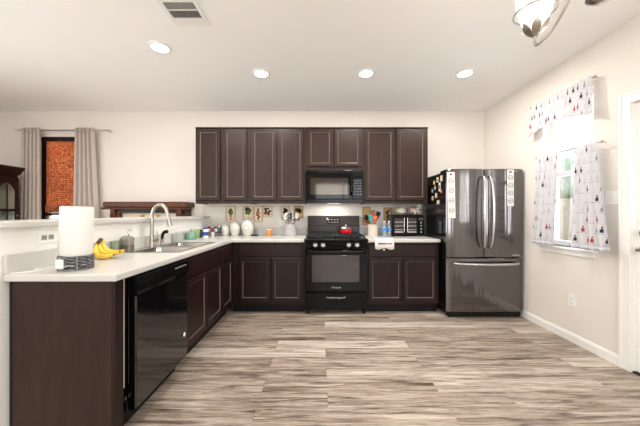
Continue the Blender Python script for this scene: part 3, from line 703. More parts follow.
DS = ['cream square magnet, nearest the top front corner of the refrigerator side', 'white square magnet, second from the front in the top row on the refrigerator side', 'yellow square magnet high on the refrigerator side', 'tall white note magnet on the refrigerator side', 'small tan magnet in the middle of the refrigerator side', 'blue magnet towards the rear of the refrigerator side', 'gold magnet below the middle of the refrigerator side', 'off-white magnet low at the rear of the refrigerator side', 'red magnet close to the front edge of the refrigerator side', 'wide beige magnet, lowest on the refrigerator side']
for (y, z, wy, hz, c), d in zip(MG, DS):
    bm = BM(); box(bm, fx0-0.003, fx0+0.0035, y-wy/2, y+wy/2, z-hz/2, z+hz/2); box(bm, fx0-0.005, fx0-0.003, y-wy/3, y+wy/4, z-hz/4, z+hz/5, mi=1)
    o = obj('fridge_magnet', bm, [col('magnet_%d_%d_%d' % c, *c), M['paper'] if c[2] < 200 else M['blackm']], bevel=0.0008); tag(o, d, 'magnet', 'magnets on the refrigerator side')

# ------------------------------------------------------------------ sink and tap
t = thing('kitchen_sink', 'stainless double-bowl sink set into the peninsula worktop', 'sink', (-1.38, 2.56, CZ1))
bm = BM()
bx0, bx1 = -1.535, -1.160; by = [(2.195, 2.545), (2.575, 2.925)]
cells(bm, [SX0, bx0+0.012, bx1-0.012, SX1], [SY0, by[0][0]+0.012, by[0][1]-0.012, by[1][0]+0.012, by[1][1]-0.012, SY1],
      lambda i, j: not (i == 1 and j in (1, 3)), lambda u, v, w_: (u, v, w_), CZ1+0.0005, CZ1+0.004)
obj('rim', bm, M['steel'], t, bevel=0.0015)
for a, b in by:
    cxx, cyy, ww, hh = (bx0+bx1)/2, (a+b)/2, bx1-bx0, b-a
    bm = BM(); R = []
    for o_, z, r in ((0.004, 0.0045, 0.03), (0.004, 0.0062, 0.03), (-0.004, 0.0062, 0.03), (-0.012, -0.004, 0.045), (-0.020, -0.12, 0.05), (-0.035, -0.160, 0.06), (-0.09, -0.168, 0.06)):
        R.append([(p, q, CZ1+z) for p, q in rrect(cxx, cyy, ww+2*o_, hh+2*o_, r)])
    loft(bm, R, cap0=False); bo = obj('bowl', bm, M['steel'], t, smooth=True, angle=50)
    bm = BM(); lathe(bm, (cxx, cyy, CZ1-0.1675), [(0.0, 0), (0.04, 0), (0.042, 0.003), (0.034, 0.005), (0.03, 0.001), (0, 0.001)], n=20); obj('drain', bm, M['chrome'], bo, smooth=True)

fx, fy, fz0 = -1.585, 2.545, CZ1+0.004
t = thing('kitchen_faucet', 'brushed nickel gooseneck tap with pull-down spray head behind the sink', 'faucet', (fx, fy, fz0))
bm = BM(); lathe(bm, (fx, fy, fz0), [(0.030, 0), (0.030, 0.006), (0.024, 0.012), (0.021, 0.02), (0.021, 0.10), (0.018, 0.108), (0.0, 0.11)]); obj('base', bm, M['nickel'], t, smooth=True)
bm = BM(); tube(bm, [(fx, fy, fz0+0.10), (fx, fy, fz0+0.22), (fx+0.002, fy, fz0+0.30), (fx+0.030, fy, fz0+0.368), (fx+0.080, fy, fz0+0.392), (fx+0.128, fy, fz0+0.365), (fx+0.150, fy, fz0+0.305), (fx+0.155, fy, fz0+0.275)], 0.0155, n=14, k=6); obj('spout', bm, M['nickel'], t, smooth=True)
bm = BM(); tube(bm, [(fx+0.154, fy, fz0+0.285), (fx+0.158, fy, fz0+0.262), (fx+0.163, fy, fz0+0.235), (fx+0.172, fy, fz0+0.192)], [0.014, 0.0165, 0.0175, 0.021], n=14, k=2); obj('spray_head', bm, M['nickel'], t, smooth=True)
bm = BM(); tube(bm, [(fx+0.015, fy, fz0+0.058), (fx+0.060, fy-0.004, fz0+0.060)], 0.016, n=14); tube(bm, [(fx+0.055, fy-0.004, fz0+0.066), (fx+0.060, fy-0.008, fz0+0.10), (fx+0.052, fy-0.01, fz0+0.150)], [0.008, 0.006, 0.005], n=10, k=4)
obj('lever', bm, M['nickel'], t, smooth=True)
t = thing('side_sprayer', 'small dark nickel sprayer standing right of the tap', 'sprayer', (fx+0.005, 2.70, fz0))
bm = BM(); lathe(bm, (fx+0.005, 2.70, fz0), [(0.022, 0), (0.022, 0.006), (0.015, 0.012), (0.013, 0.05), (0.016, 0.06), (0.0, 0.062)], n=18); obj('base', bm, M['nickel'], t, smooth=True)
bm = BM(); tube(bm, [(fx+0.005, 2.70, fz0+0.06), (fx+0.012, 2.70, fz0+0.10), (fx+0.03, 2.70, fz0+0.125), (fx+0.06, 2.70, fz0+0.130)], [0.013, 0.014, 0.016, 0.018], n=12, k=4); obj('spray_head', bm, M['blackm'], t, smooth=True)

# ------------------------------------------------------------------ paper towels
px, py = -1.395, 1.545
t = thing('paper_towel_holder', 'woven grey wire stand holding a full roll near the end of the peninsula', 'paper towel holder', (px, py, CZ1))
wire = col('grey_wire', 120, 120, 122, 0.4, metal=0.7)
bm = BM()
for z in (0.006, 0.078): tube(bm, [(px+0.077*math.cos(a), py+0.077*math.sin(a), CZ1+z) for a in [2*PI*i/40 for i in range(41)]], 0.0035, n=6)
for i in range(4):
    a = PI/4+i*PI/2; tube(bm, [(px+0.077*math.cos(a), py+0.077*math.sin(a), CZ1+0.001), (px+0.077*math.cos(a), py+0.077*math.sin(a), CZ1+0.080)], 0.004, n=6)
obj('frame', bm, wire, t)
bm = BM()
for k in range(7):
    z0 = 0.018+k*0.009
    tube(bm, [(px+(0.073+0.004*math.cos(9*a+k*PI))*math.cos(a), py+(0.073+0.004*math.cos(9*a+k*PI))*math.sin(a), CZ1+z0) for a in [-1.15+4.6*i/60 for i in range(61)]], 0.0042, n=5)
tag(obj('weave', bm, wire, t), kind=None)
obj('insert', B(px-0.050, px-0.005, py-0.074, py-0.068, CZ1+0.014, CZ1+0.066), M['paper'], t, bevel=0.003)
bm = BM(); cyl(bm, (px, py, CZ1+0.001), 0.06, 0.008, n=28); cyl(bm, (px, py, CZ1+0.009), 0.006, 0.29, n=10); obj('post', bm, wire, t)
r = thing('paper_towel_roll', 'fat white roll of paper towels standing in the wire holder', 'paper towel', (px, py, CZ1+0.083))
bm = BM(); n = 40; R = []
for rr_, z in ((0.022, 0.0), (0.070, 0.0), (0.0725, 0.004), (0.0735, 0.14), (0.0725, 0.270), (0.070, 0.274), (0.022, 0.274), (0.020, 0.27), (0.020, 0.004)): R.append([(rr_*math.cos(2*PI*i/n), rr_*math.sin(2*PI*i/n), z) for i in range(n)])
loft(bm, R+[R[0]], cap0=False, cap1=False); bmesh.ops.remove_doubles(bm, verts=bm.verts, dist=1e-5)
obj('roll', bm, M['paper'], r, local=True, smooth=True)
bm = BM(); loft(bm, [[(-0.0745, -0.006, 0.003), (-0.078, -0.030, 0.003), (-0.080, -0.030, 0.003), (-0.0760, -0.004, 0.003)], [(-0.0745, -0.006, 0.271), (-0.077, -0.026, 0.271), (-0.079, -0.026, 0.271), (-0.0760, -0.004, 0.271)]]); obj('loose_sheet', bm, M['paper'], r, local=True)
r.rotation_euler = (0, 0.03, 0)

# charging cable on the worktop end
bm = BM(); tube(bm, [(-1.636, 1.425, 0.9175), (-1.60, 1.44, 0.9175), (-1.56, 1.475, 0.9175), (-1.555, 1.53, 0.9175), (-1.60, 1.56, 0.9175), (-1.632, 1.54, 0.9175)], 0.0022, n=8, k=8)
tag(obj('charging_cable', bm, M['white'], smooth=True), 'thin white cable curled on the near left end of the peninsula worktop', 'cable')

# ------------------------------------------------------------------ bananas
t = thing('banana_bunch', 'bunch of three yellow bananas lying beside the paper towels', 'bananas', (-1.53, 2.03, CZ1)); BB = t
yl = mat('banana_skin', lin(232, 190, 60), 0.45, var=0.12, scale=20); br_ = col('banana_tip', 74, 58, 34, 0.7)
def banana(dx, dy, z, ln, lift, bend):
    P = [(-1.585+dx, 2.035+dy, CZ1+0.105+z), (-1.582+dx, 2.02+dy, CZ1+0.082+z), (-1.565+dx, 2.0+dy-bend*0.3, CZ1+0.048+z), (-1.53+dx, 1.99+dy-bend*0.6, CZ1+0.024+z), (-1.48+dx+ln*0.3, 1.985+dy-bend*0.5, CZ1+0.020+z+lift*0.2), (-1.44+dx+ln, 1.99+dy, CZ1+0.028+z+lift)]
    b = BM(); tube(b, P, [0.006, 0.009, 0.018, 0.020, 0.018, 0.007], n=8, k=6)
    o = obj('banana', b, yl, t, smooth='all'); b = BM(); e = Vector(P[-1]); tube(b, [e-Vector((0.004, 0, 0.001)), e+Vector((0.006, 0, 0.002))], [0.0075, 0.005], n=8); obj('tip', b, br_, o)
banana(0, 0, 0, 0, 0.0, 0.03); banana(0.004, 0.025, 0.008, 0.02, 0.012, -0.01); banana(0.008, 0.05, 0.014, 0.04, 0.012, -0.04)
b = BM(); tube(b, [(-1.585, 2.03, CZ1+0.10), (-1.583, 2.06, CZ1+0.128), (-1.582, 2.066, CZ1+0.137)], [0.012, 0.013, 0.010], n=8, k=2); obj('stem', b, br_, t, smooth='all')

BB.location.y -= 0.11

# ------------------------------------------------------------------ things along the sink
def jar(name, label, cat, c, r, h, m, lid=None, group=None, sq=False, neck=0.75):
    t = thing(name, label, cat, c, 0, group); bm = BM()
    lathe(bm, c, [(0, 0), (r*0.92, 0), (r, 0.006), (r, h*0.78), (r*neck, h*0.92), (r*neck, h)], n=24); obj('body', bm, m, t, smooth=True)
    if lid:
        bm = BM(); lathe(bm, (c[0], c[1], c[2]+h+0.0004), [(r*neck+0.002, 0), (r*neck+0.003, 0.002), (r*neck+0.003, 0.012), (r*neck, 0.015), (0, 0.015)], n=24); obj('lid', bm, lid, t, smooth=True)
    return t
t = thing('soap_dispenser', 'square smoky soap bottle with a chrome pump, right of the bananas', 'soap dispenser', (-1.585, 2.215, CZ1))
smoky = thin_glass('smoky_glass', tint=lin(214, 208, 204), gloss=0.14, density=0.3, body=lin(176, 168, 162))
bm = BM(); R = []
for o_, z in ((0.0, 0.0), (0.0, 0.115), (-0.012, 0.128), (-0.028, 0.132)): R.append([(p, q, CZ1+0.0005+z) for p, q in rrect(-1.583, 2.215, 0.088+2*o_, 0.066+2*o_, 0.012 if o_ > -0.02 else 0.004)])
loft(bm, R); obj('body', bm, smoky, t, smooth=True)
obj('liquid', B(-1.620, -1.546, 2.188, 2.242, CZ1+0.006, CZ1+0.060), col('dark_soap', 80, 62, 54, 0.3), t, bevel=0.006)
bm = BM(); cyl(bm, (-1.583, 2.215, CZ1+0.1325), 0.016, 0.014); cyl(bm, (-1.583, 2.215, CZ1+0.1465), 0.005, 0.03); cyl(bm, (-1.583, 2.215, CZ1+0.1765), 0.011, 0.008); tube(bm, [(-1.583, 2.215, CZ1+0.181), (-1.55, 2.205, CZ1+0.181), (-1.543, 2.203, CZ1+0.172)], 0.0045, k=2)
obj('pump', bm, M['chrome'], t, smooth=True)
bm = BM(); lathe(bm, (-1.612, 2.125, CZ1+0.0005), [(0, 0.0), (0.024, 0.0), (0.026, 0.004), (0.031, 0.10), (0.029, 0.10), (0.023, 0.006), (0, 0.006)], n=24)
tag(obj('drinking_glass', bm, thin_glass('green_tint_glass', tint=lin(226, 236, 226), gloss=0.15, density=0.12, body=lin(200, 214, 204)), smooth=True), 'clear drinking glass between the bananas and the soap bottle', 'glass')
cbox = thin_glass('clear_plastic', tint=lin(244, 246, 246), gloss=0.15, density=0.25, body=lin(226, 230, 230))
bm = BM(); R = []
for o_, z in ((0.0, 0.0), (0.006, 0.085), (0.004, 0.085), (-0.003, 0.004)): R.append([(p, q, CZ1+0.0005+z) for p, q in rrect(-1.590, 3.03, 0.07+2*o_, 0.12+2*o_, 0.015)])
loft(bm, R); tag(obj('clear_tub', bm, cbox, smooth=True), 'clear plastic tub against the half wall behind the far end of the sink', 'tub')
t = jar('green_glass_jar', 'squat pale green glass jar with a clear knobbed lid near the inner corner', 'jar', (-1.555, 3.26, CZ1+0.0005), 0.058, 0.085, thin_glass('sea_glass', tint=lin(170, 222, 200), gloss=0.15, density=0.45, body=lin(150, 206, 184)), neck=0.96)
bm = BM(); lathe(bm, (-1.555, 3.26, CZ1+0.0865), [(0.060, 0), (0.058, 0.006), (0.03, 0.016), (0.010, 0.020), (0.016, 0.034), (0.0, 0.042)], n=24); obj('lid', bm, cbox, t, smooth=True)
jar('green_bottle', 'slim bright green bottle next to the green glass jar', 'bottle', (-1.56, 3.42, CZ1+0.0005), 0.020, 0.12, col('lime_green', 128, 176, 60, 0.3), M['white'])
t = jar('blue_tin', 'white can with a blue label and blue lid in the inner corner', 'can', (-1.475, 3.48, CZ1+0.0005), 0.034, 0.115, M['white'], col('royal_blue', 40, 74, 150, 0.35), neck=0.98)
bm = BM(); lathe(bm, (-1.475, 3.48, CZ1+0.030), [(0.0346, 0), (0.0346, 0.05)], n=24, cap0=False, cap1=False); obj('blue_label', bm, M['royal_blue'], t, smooth=True)
jar('white_jar', 'small white lidded jar standing in front of the wire spice rack', 'jar', (-1.455, 3.66, CZ1+0.0005), 0.024, 0.045, M['ceramic'], M['white'], neck=0.9)
jar('teal_spice_bottle', 'short dark teal bottle between the blue tin and the half wall', 'bottle', (-1.555, 3.54, CZ1+0.0005), 0.024, 0.085, col('dark_teal', 34, 72, 80, 0.3), M['blackm'])
t = thing('wire_spice_rack', 'black wire rack in the corner behind the white jar', 'rack', (-1.50, 3.82, CZ1))
bm = BM(); z0 = CZ1+0.004
for z in (0.045, 0.105):
    tube(bm, [(-1.60, 3.76, z0+z), (-1.39, 3.76, z0+z), (-1.39, 3.90, z0+z), (-1.60, 3.90, z0+z), (-1.60, 3.76, z0+z)], 0.0035, n=6)
for x, y in ((-1.60, 3.76), (-1.39, 3.76), (-1.39, 3.90), (-1.60, 3.90)): tube(bm, [(x, y, z0), (x, y, z0+0.115)], 0.004, n=6)
obj('frame', bm, M['blackm'], t)
bm = BM(); box(bm, -1.60, -1.39, 3.765, 3.895, z0+0.042, z0+0.045); obj('shelf', bm, M['blackm'], t)
for i, (x, c) in enumerate(((-1.57, (210, 206, 196)), (-1.52, (150, 60, 50)), (-1.47, (226, 224, 216)), (-1.42, (90, 120, 130)))):
    jar('spice_jar', ['pale spice jar at the left end of the wire rack', 'red spice jar second in the wire rack', 'white spice jar third in the wire rack', 'grey-blue spice jar at the right end of the wire rack'][i], 'jar', (x, 3.82, z0+0.0455), 0.019, 0.062, col('spice_%d' % i, *c), M['white'] if i % 2 else M['blackm'], group='spice jars in the wire rack')

# ------------------------------------------------------------------ canisters
PR = [(0, 0), (0.62, 0), (0.66, 0.02), (0.80, 0.16), (0.97, 0.36), (1.0, 0.50), (0.93, 0.66), (0.76, 0.79), (0.60, 0.84)]
for x, y, r, h, lb in ((-1.338, 3.83, 0.056, 0.175, 'smallest white ovoid ceramic canister, left of the other two'), (-1.200, 3.82, 0.073, 0.215, 'middle-sized white ovoid ceramic canister'), (-1.018, 3.81, 0.087, 0.255, 'largest white ovoid ceramic canister, right of the other two')):
    t = thing('canister', lb, 'canister', (x, y, CZ1), 0, 'white canisters on the worktop')
    bm = BM(); lathe(bm, (x, y, CZ1+0.0005), [(a*r, b*h) for a, b in PR]); obj('body', bm, M['ceramic'], t, smooth=True)
    bm = BM(); lathe(bm, (x, y, CZ1+0.001+0.845*h), [(0.66*r, 0), (0.66*r, 0.02*h), (0.40*r, 0.07*h), (0.12*r, 0.09*h), (0.10*r, 0.11*h), (0.18*r, 0.14*h), (0.10*r, 0.17*h), (0, 0.175*h)]); obj('lid', bm, M['ceramic'], t, smooth=True)
    bm = BM()   # oval relief with a sprig
    R = []
    for k, dy in ((0.50, 0.9), (0.50, 1.015), (0.44, 1.035), (0.40, 1.0), (0.40, 0.9)):
        lp = []
        for i in range(24):
            a = 2*PI*i/24; u = k*r*math.cos(a); v = 0.46*h+k*0.85*r*math.sin(a)*1.1
            s_ = v/h; rad = r*(0.80+0.20*math.sin(min(1, max(0, (s_-0.05)/0.9))*PI)) ; lp.append((x+u, y-math.sqrt(max(rad*rad-u*u, 1e-6))*dy, CZ1+v))
        R.append(lp)
    loft(bm, R, cap0=False, cap1=False); em = col('relief_grey', 172, 176, 170, 0.3); obj('emblem', bm, em, t, smooth=True)

# ------------------------------------------------------------------ prints on the wall under the cabinets
def pic(x0, x1, z0, z1, label, kind):
    t = thing('wall_print', label, 'picture', ((x0+x1)/2, YB, z0), 0, 'small prints under the wall cabinets')
    bm = BM(); y = YB-0.001
    for a, b, c, d in ((x0, x1, z0, z0+0.007), (x0, x1, z1-0.007, z1), (x0, x0+0.007, z0+0.007, z1-0.007), (x1-0.007, x1, z0+0.007, z1-0.007)): box(bm, a, b, y-0.010, y, c, d)
    obj('frame', bm, col('frame_'+('brown' if kind > 4 else 'tan'), *((96, 60, 36) if kind > 4 else (176, 148, 108)), 0.5), t)
    w_, h_ = x1-x0, z1-z0; bm = BM(); box(bm, x0+0.007, x1-0.007, y-0.005, y, z0+0.007, z1-0.007)
    rn = random.Random(kind*11+3); xm = (x0+x1)/2; zm = (z0+z1)/2
    def dot(u, v, r_, mi):
        cyl(bm, (xm+u*w_, y-0.005, zm+v*h_), r_*w_, -0.0006-0.00012*mi, n=10, ax='y', mi=mi)
    sets = {0: [(0, 0.25, 0.20, 1), (-0.1, 0.12, 0.18, 1), (0.12, 0.10, 0.17, 2), (0, -0.02, 0.14, 1), (0, -0.14, 0.10, 2), (0, -0.28, 0.09, 3)],
            1: [(rn.uniform(-.28, .28), rn.uniform(-.1, .33), 0.13, rn.choice((1, 2))) for _ in range(14)],
            2: [(rn.uniform(-.2, .2), 0.30-i*0.05, 0.11, 3 if i % 3 else 1) for i in range(13)],
            3: [(rn.uniform(-.32, .32), rn.uniform(-.32, .32), 0.11, (4, 2, 3, 4)[i % 4]) for i in range(16)],
            4: [(rn.uniform(-.15, .15), 0.3-i*0.04, 0.16, (1, 4)[i % 2]) for i in range(8)],
            5: [(rn.uniform(-.3, .3), rn.uniform(.0, .3), 0.15, (4, 1)[i % 2]) for i in range(10)],
            6: [(rn.uniform(-.25, .25), rn.uniform(-.35, .3), 0.14, (4, 1, 3)[i % 3]) for i in range(8)]}
    for q in sets[min(kind, 6)]: dot(*q)
    dot(0.02, -0.36, 0.05, 2)
    bg_ = col('print_paper_'+('gold' if kind > 4 else 'cream'), *((206, 170, 110) if kind > 4 else (222, 206, 178)), 0.8)
    obj('picture', bm, [bg_, col('olive_ink', 92, 86, 48, 0.8), col('green_ink', 84, 110, 66, 0.8), col('wine_ink', 160, 36, 40, 0.8), col('black_ink', 38, 34, 34, 0.8)], t)
zt = lambda y: 1.235-(y-213)/67.9
px_ = lambda x: (x-320)/67.9
pic(px_(226.0), px_(235.4), zt(222.3), zt(206.2), 'framed print with a dark olive vase, above the middle canister', 0)
pic(px_(243.0), px_(253.2), zt(219.0), zt(206.0), 'framed print of olive foliage, above the largest canister', 1)
pic(px_(254.2), px_(262.4), zt(222.0), zt(206.0), 'narrow framed print of red grapes', 2)
pic(px_(263.0), px_(272.3), zt(217.2), zt(205.8), 'small square print of black, green and red berries', 3)
pic(px_(281.0), px_(289.6), zt(220.0), zt(206.2), 'framed print behind the left utensil crock', 4)
pic(px_(294.0), px_(303.2), zt(218.2), zt(206.2), 'framed print with a dark arching plant, nearest the left of the range', 5)
pic(px_(362.6), px_(370.4), zt(225.0), zt(207.2), 'tall gold-brown framed print just right of the range', 6)
pic(px_(383.6), px_(391.6), zt(222.0), zt(207.6), 'gold-brown framed print left of the toaster oven', 7)

# ------------------------------------------------------------------ amber jar, spatula
t = jar('candle_jar', 'short amber candle glass between the large canister and the utensil crock', 'candle', (-0.712, 3.78, CZ1+0.0005), 0.040, 0.085, col('amber_glass', 206, 136, 66, 0.15, coat=0.4), None, neck=0.97)
bm = BM(); lathe(bm, (-0.712, 3.78, CZ1+0.086), [(0.040, 0), (0.041, 0.003), (0.036, 0.006), (0, 0.006)], n=24); obj('rim', bm, col('pale_wax', 232, 214, 184, 0.4), t, smooth=True)
t = thing('kitchen_knife', 'dark knife lying flat behind the worktop edge, left of the amber candle', 'knife', (-0.87, 3.74, CZ1))
bm = BM(); tube(bm, [(-0.96, 3.75, CZ1+0.010), (-0.90, 3.745, CZ1+0.011), (-0.86, 3.745, CZ1+0.010)], [0.008, 0.010, 0.008], n=8, k=3); obj('handle', bm, M['blackm'], t, smooth=True)
bm = BM(); loft(bm, [[(-0.86, 3.735, CZ1+0.007), (-0.86, 3.757, CZ1+0.007), (-0.86, 3.757, CZ1+0.0095), (-0.86, 3.735, CZ1+0.0085)], [(-0.78, 3.737, CZ1+0.004), (-0.78, 3.755, CZ1+0.004), (-0.78, 3.755, CZ1+0.006), (-0.78, 3.737, CZ1+0.005)], [(-0.755, 3.750, CZ1+0.003), (-0.755, 3.754, CZ1+0.003), (-0.755, 3.754, CZ1+0.004), (-0.755, 3.750, CZ1+0.004)]]); obj('blade', bm, M['steel'], t)

# ------------------------------------------------------------------ utensil crocks: each utensil is its own thing
def crock(label, c, r, h, m, ribs=False):
    t = thing('utensil_crock', label, 'crock', c)
    bm = BM()
    if ribs:
        P = [(0, 0), (r*0.96, 0)]
        for i in range(12): P += [(r, h*(i+0.25)/12), (r*0.965, h*(i+0.8)/12)]
        P += [(r, h-0.002), (r*0.90, h-0.002), (r*0.86, 0.01), (0, 0.01)]
    else: P = [(0, 0), (r*0.95, 0), (r, 0.008), (r, h-0.006), (r*1.03, h), (r*0.9, h), (r*0.88, 0.01), (0, 0.01)]
    lathe(bm, c, P, n=32); obj('body', bm, m, t, smooth=True); return t
marble = mat('marbled_ceramic', lin(186, 184, 182), 0.3, var=0.2, scale=24)
c1 = (-0.417, 3.80, CZ1+0.0005); crock('grey and white marbled crock full of metal utensils, left of the range', c1, 0.080, 0.165, marble)
c2 = (0.735, 3.74, CZ1+0.0005); crock('ribbed beige crock full of colourful utensils, right of the range', c2, 0.073, 0.165, mat('ribbed_stoneware', lin(200, 192, 178), 0.5, var=0.05), ribs=True)
def utensil(name, c, ang, tilt, ln, mh, mhd, head, label, grp, r0=0.028):
    """stick from inside the crock, leaning; head of the given kind at the end"""
    bx_, by_ = c[0]-r0*math.cos(ang)*0.6, c[1]-r0*math.sin(ang)*0.6
    base = Vector((bx_, by_, c[2]+0.015)); d = Vector((math.cos(ang)*math.sin(tilt), math.sin(ang)*math.sin(tilt), math.cos(tilt)))
    t = thing(name, label, 'utensil', base, 0, grp); q = d.to_track_quat('Z', 'Y').to_matrix().to_4x4()
    # keep the broad side of the head towards the room
    xax = Vector((1, 0, 0))-d*d.x; xax.normalize(); yax = d.cross(xax); q = Matrix((xax, yax, d)).transposed().to_4x4()
    def fin(bm, nm, m, **k):
        bmesh.ops.transform(bm, matrix=q, verts=bm.verts); return obj(nm, bm, m, t, local=True, **k)
    bm = BM(); tube(bm, [(0, 0, 0), (0, 0, ln*0.4), (0, 0, ln)], [0.006, 0.005, 0.0045], n=8); fin(bm, 'handle', mh, smooth=True)
    bm = BM()
    if head == 'spoon': lathe(bm, (0, 0, ln-0.005), [(0, 0), (0.014, 0.006), (0.027, 0.03), (0.029, 0.05), (0.020, 0.075), (0, 0.085)], n=18, sy=0.35)
    elif head == 'ladle': lathe(bm, (0.012, -0.02, ln-0.02), [(0, -0.028), (0.022, -0.022), (0.034, 0), (0.036, 0.008), (0.032, 0.008), (0.02, -0.016), (0, -0.02)], n=18)
    elif head == 'spatula':
        loft(bm, [[(x, y, z) for x, y in ((-w_, -0.003), (w_, -0.003), (w_, 0.003), (-w_, 0.003))] for w_, z in ((0.006, ln-0.01), (0.026, ln+0.012), (0.031, ln+0.075), (0.026, ln+0.088))])
    elif head == 'whisk':
        for k in range(6):
            a = PI*k/6; tube(bm, [(0, 0, ln), (0.018*math.cos(a), 0.018*math.sin(a), ln+0.03), (0.026*math.cos(a), 0.026*math.sin(a), ln+0.07), (0, 0, ln+0.098), (-0.026*math.cos(a), -0.026*math.sin(a), ln+0.07), (-0.018*math.cos(a), -0.018*math.sin(a), ln+0.03), (0, 0, ln)], 0.0014, n=5, k=4)
    elif head == 'turner':
        for k in range(4):
            x = -0.027+k*0.018; box(bm, x-0.005, x+0.005, -0.0015, 0.0015, ln+0.008, ln+0.085)
        box(bm, -0.032, 0.032, -0.0015, 0.0015, ln-0.004, ln+0.008); box(bm, -0.032, 0.032, -0.0015, 0.0015, ln+0.085, ln+0.094)
    elif head == 'tongs':
        tube(bm, [(0, 0, ln*0.3), (0.018, 0, ln*0.7), (0.012, 0, ln+0.03)], [0.004, 0.006, 0.009], n=8, k=3)
    elif head == 'brush': cyl(bm, (0, 0, ln), 0.02, 0.05, n=14)
    fin(bm, 'head', mhd, smooth=True)
G1, G2 = 'metal utensils in the left crock', 'colourful utensils in the right crock'
S, BK = M['steel'], M['blackm']
utensil('slotted_turner', c1, 2.6, 0.26, 0.225, BK, S, 'turner', 'steel slotted turner leaning left in the left crock', G1)
utensil('serving_spoon', c1, 3.6, 0.40, 0.195, S, S, 'spoon', 'steel spoon leaning far left in the left crock', G1)
utensil('whisk', c1, 1.6, 0.10, 0.205, S, S, 'whisk', 'steel wire whisk standing upright in the left crock', G1)
utensil('ladle', c1, 5.2, 0.26, 0.255, BK, S, 'ladle', 'steel ladle leaning forward in the left crock', G1)
utensil('serving_spoon', c1, 0.2, 0.38, 0.245, BK, M['white'], 'spoon', 'white-bowled spoon leaning right in the left crock', G1)
utensil('ladle', c1, 0.6, 0.50, 0.270, S, S, 'ladle', 'steel ladle leaning far right towards the range', G1)
utensil('spatula', c1, 2.0, 0.18, 0.220, BK, BK, 'spatula', 'black spatula near the back of the left crock', G1)
utensil('tongs', c1, 0.0, 0.16, 0.255, S, S, 'tongs', 'steel tongs standing right of centre in the left crock', G1)
utensil('spatula', c2, 3.5, 0.22, 0.205, col('teal_silicone', 20, 170, 160, 0.4), M['teal_silicone'], 'spatula', 'teal spatula leaning left in the right crock', G2)
utensil('serving_spoon', c2, 2.9, 0.42, 0.225, BK, BK, 'spoon', 'black spoon leaning far left in the right crock', G2)
utensil('spatula', c2, 4.9, 0.12, 0.210, col('red_silicone', 214, 40, 34, 0.4), M['red_silicone'], 'spatula', 'red spatula in the middle of the right crock', G2)
utensil('serving_spoon', c2, 5.5, 0.22, 0.200, col('orange_silicone', 232, 110, 30, 0.4), M['orange_silicone'], 'spoon', 'orange spoon right of the middle in the right crock', G2)
utensil('turner', c2, 0.5, 0.36, 0.255, BK, BK, 'spatula', 'black turner leaning right in the right crock', G2)
utensil('basting_brush', c2, 0.1, 0.30, 0.225, col('purple_silicone', 120, 60, 150, 0.4), M['purple_silicone'], 'brush', 'purple brush leaning right in the right crock', G2)
utensil('wooden_spoon', c2, 1.7, 0.12, 0.270, M['handle_wood'], M['handle_wood'], 'spoon', 'tall wooden spoon at the back of the right crock', G2)
utensil('whisk', c2, 1.2, 0.20, 0.255, M['red_silicone'], S, 'whisk', 'whisk with a red handle at the back of the right crock', G2)

# ------------------------------------------------------------------ water bottles
clearb = thin_glass('bottle_plastic', tint=lin(236, 242, 246), gloss=0.2, density=0.22, body=lin(214, 224, 232))
def bottle():
    t = thing('water_bottle', 'clear water bottle with a blue label, left of the two by the right crock', 'bottle', (0, 0, 0), 0, 'water bottles by the toaster oven')
    bm = BM(); P = [(0, 0), (0.027, 0), (0.031, 0.006), (0.030, 0.02), (0.0315, 0.03), (0.030, 0.045), (0.0315, 0.06), (0.0315, 0.12), (0.030, 0.14), (0.022, 0.168), (0.013, 0.185), (0.0125, 0.196)]
    lathe(bm, (0, 0, 0), P, n=24); obj('body', bm, clearb, t, local=True, smooth=True)
    bm = BM(); lathe(bm, (0, 0, 0.075), [(0.0322, 0), (0.0322, 0.045)], n=24, cap0=False, cap1=False); obj('label_band', bm, mat('blue_label', lin(70, 132, 190), 0.4, var=0.5, scale=40), t, local=True, smooth=True)
    bm = BM(); cyl(bm, (0, 0, 0.1962), 0.0145, 0.014, n=18); obj('cap', bm, M['white'], t, local=True, smooth=True)
    return t
def dup(root, loc, label):
    r = root.copy(); COL.objects.link(r); r.location = loc; r['label'] = label
    for ch in list(root.children):
        c = ch.copy(); COL.objects.link(c); c.parent = r
        for g in ch.children: d = g.copy(); COL.objects.link(d); d.parent = c
    return r
b0 = bottle(); b0.location = (0.868, 3.64, CZ1+0.0005)
dup(b0, (0.936, 3.67, CZ1+0.0005), 'clear water bottle with a blue label, nearest the toaster oven')

# ------------------------------------------------------------------ tea towel over the worktop edge
bm = BM(); nx = 14; prof = [(3.42, 0.9185), (3.36, 0.9185), (3.30, 0.9190), (3.284, 0.917), (3.276, 0.905), (3.275, 0.88), (3.274, 0.845), (3.274, 0.80)]
g = []
for i in range(nx+1):
    x = 0.665+0.235*i/nx; row = []
    for k, (y, z) in enumerate(prof):
        zz = z-(0.010*math.sin(i/nx*PI*3) if k == 7 else 0); yy = y-(abs(math.sin(i*0.9))*0.004 if k > 3 else 0)
        row.append(bm.verts.new((x+(0.01 if k < 2 else 0), yy, zz)))
    g.append(row)
for i in range(nx):
    for k in range(7):
        f = bm.faces.new((g[i][k], g[i+1][k], g[i+1][k+1], g[i][k+1]))
t = thing('tea_towel', 'white tea towel with a red and navy printed band hanging over the worktop edge', 'towel', (0.78, 3.28, 0.80))
obj('cloth', bm, M['paper'], t, smooth='all', solid=0.003)
bm = BM(); rn = random.Random(5); x = 0.705
while x < 0.875:
    w_ = rn.choice((0.012, 0.018, 0.024)); cI = rn.choice((0, 0, 1)); h_ = rn.uniform(0.010, 0.02)
    box(bm, x, x+w_, 3.2655, 3.2665, 0.862-h_/2, 0.866+h_/2, mi=cI); x += w_+0.006
o = obj('printed_band', bm, [M['wine_ink'], col('navy_ink', 44, 50, 90, 0.8)], t)
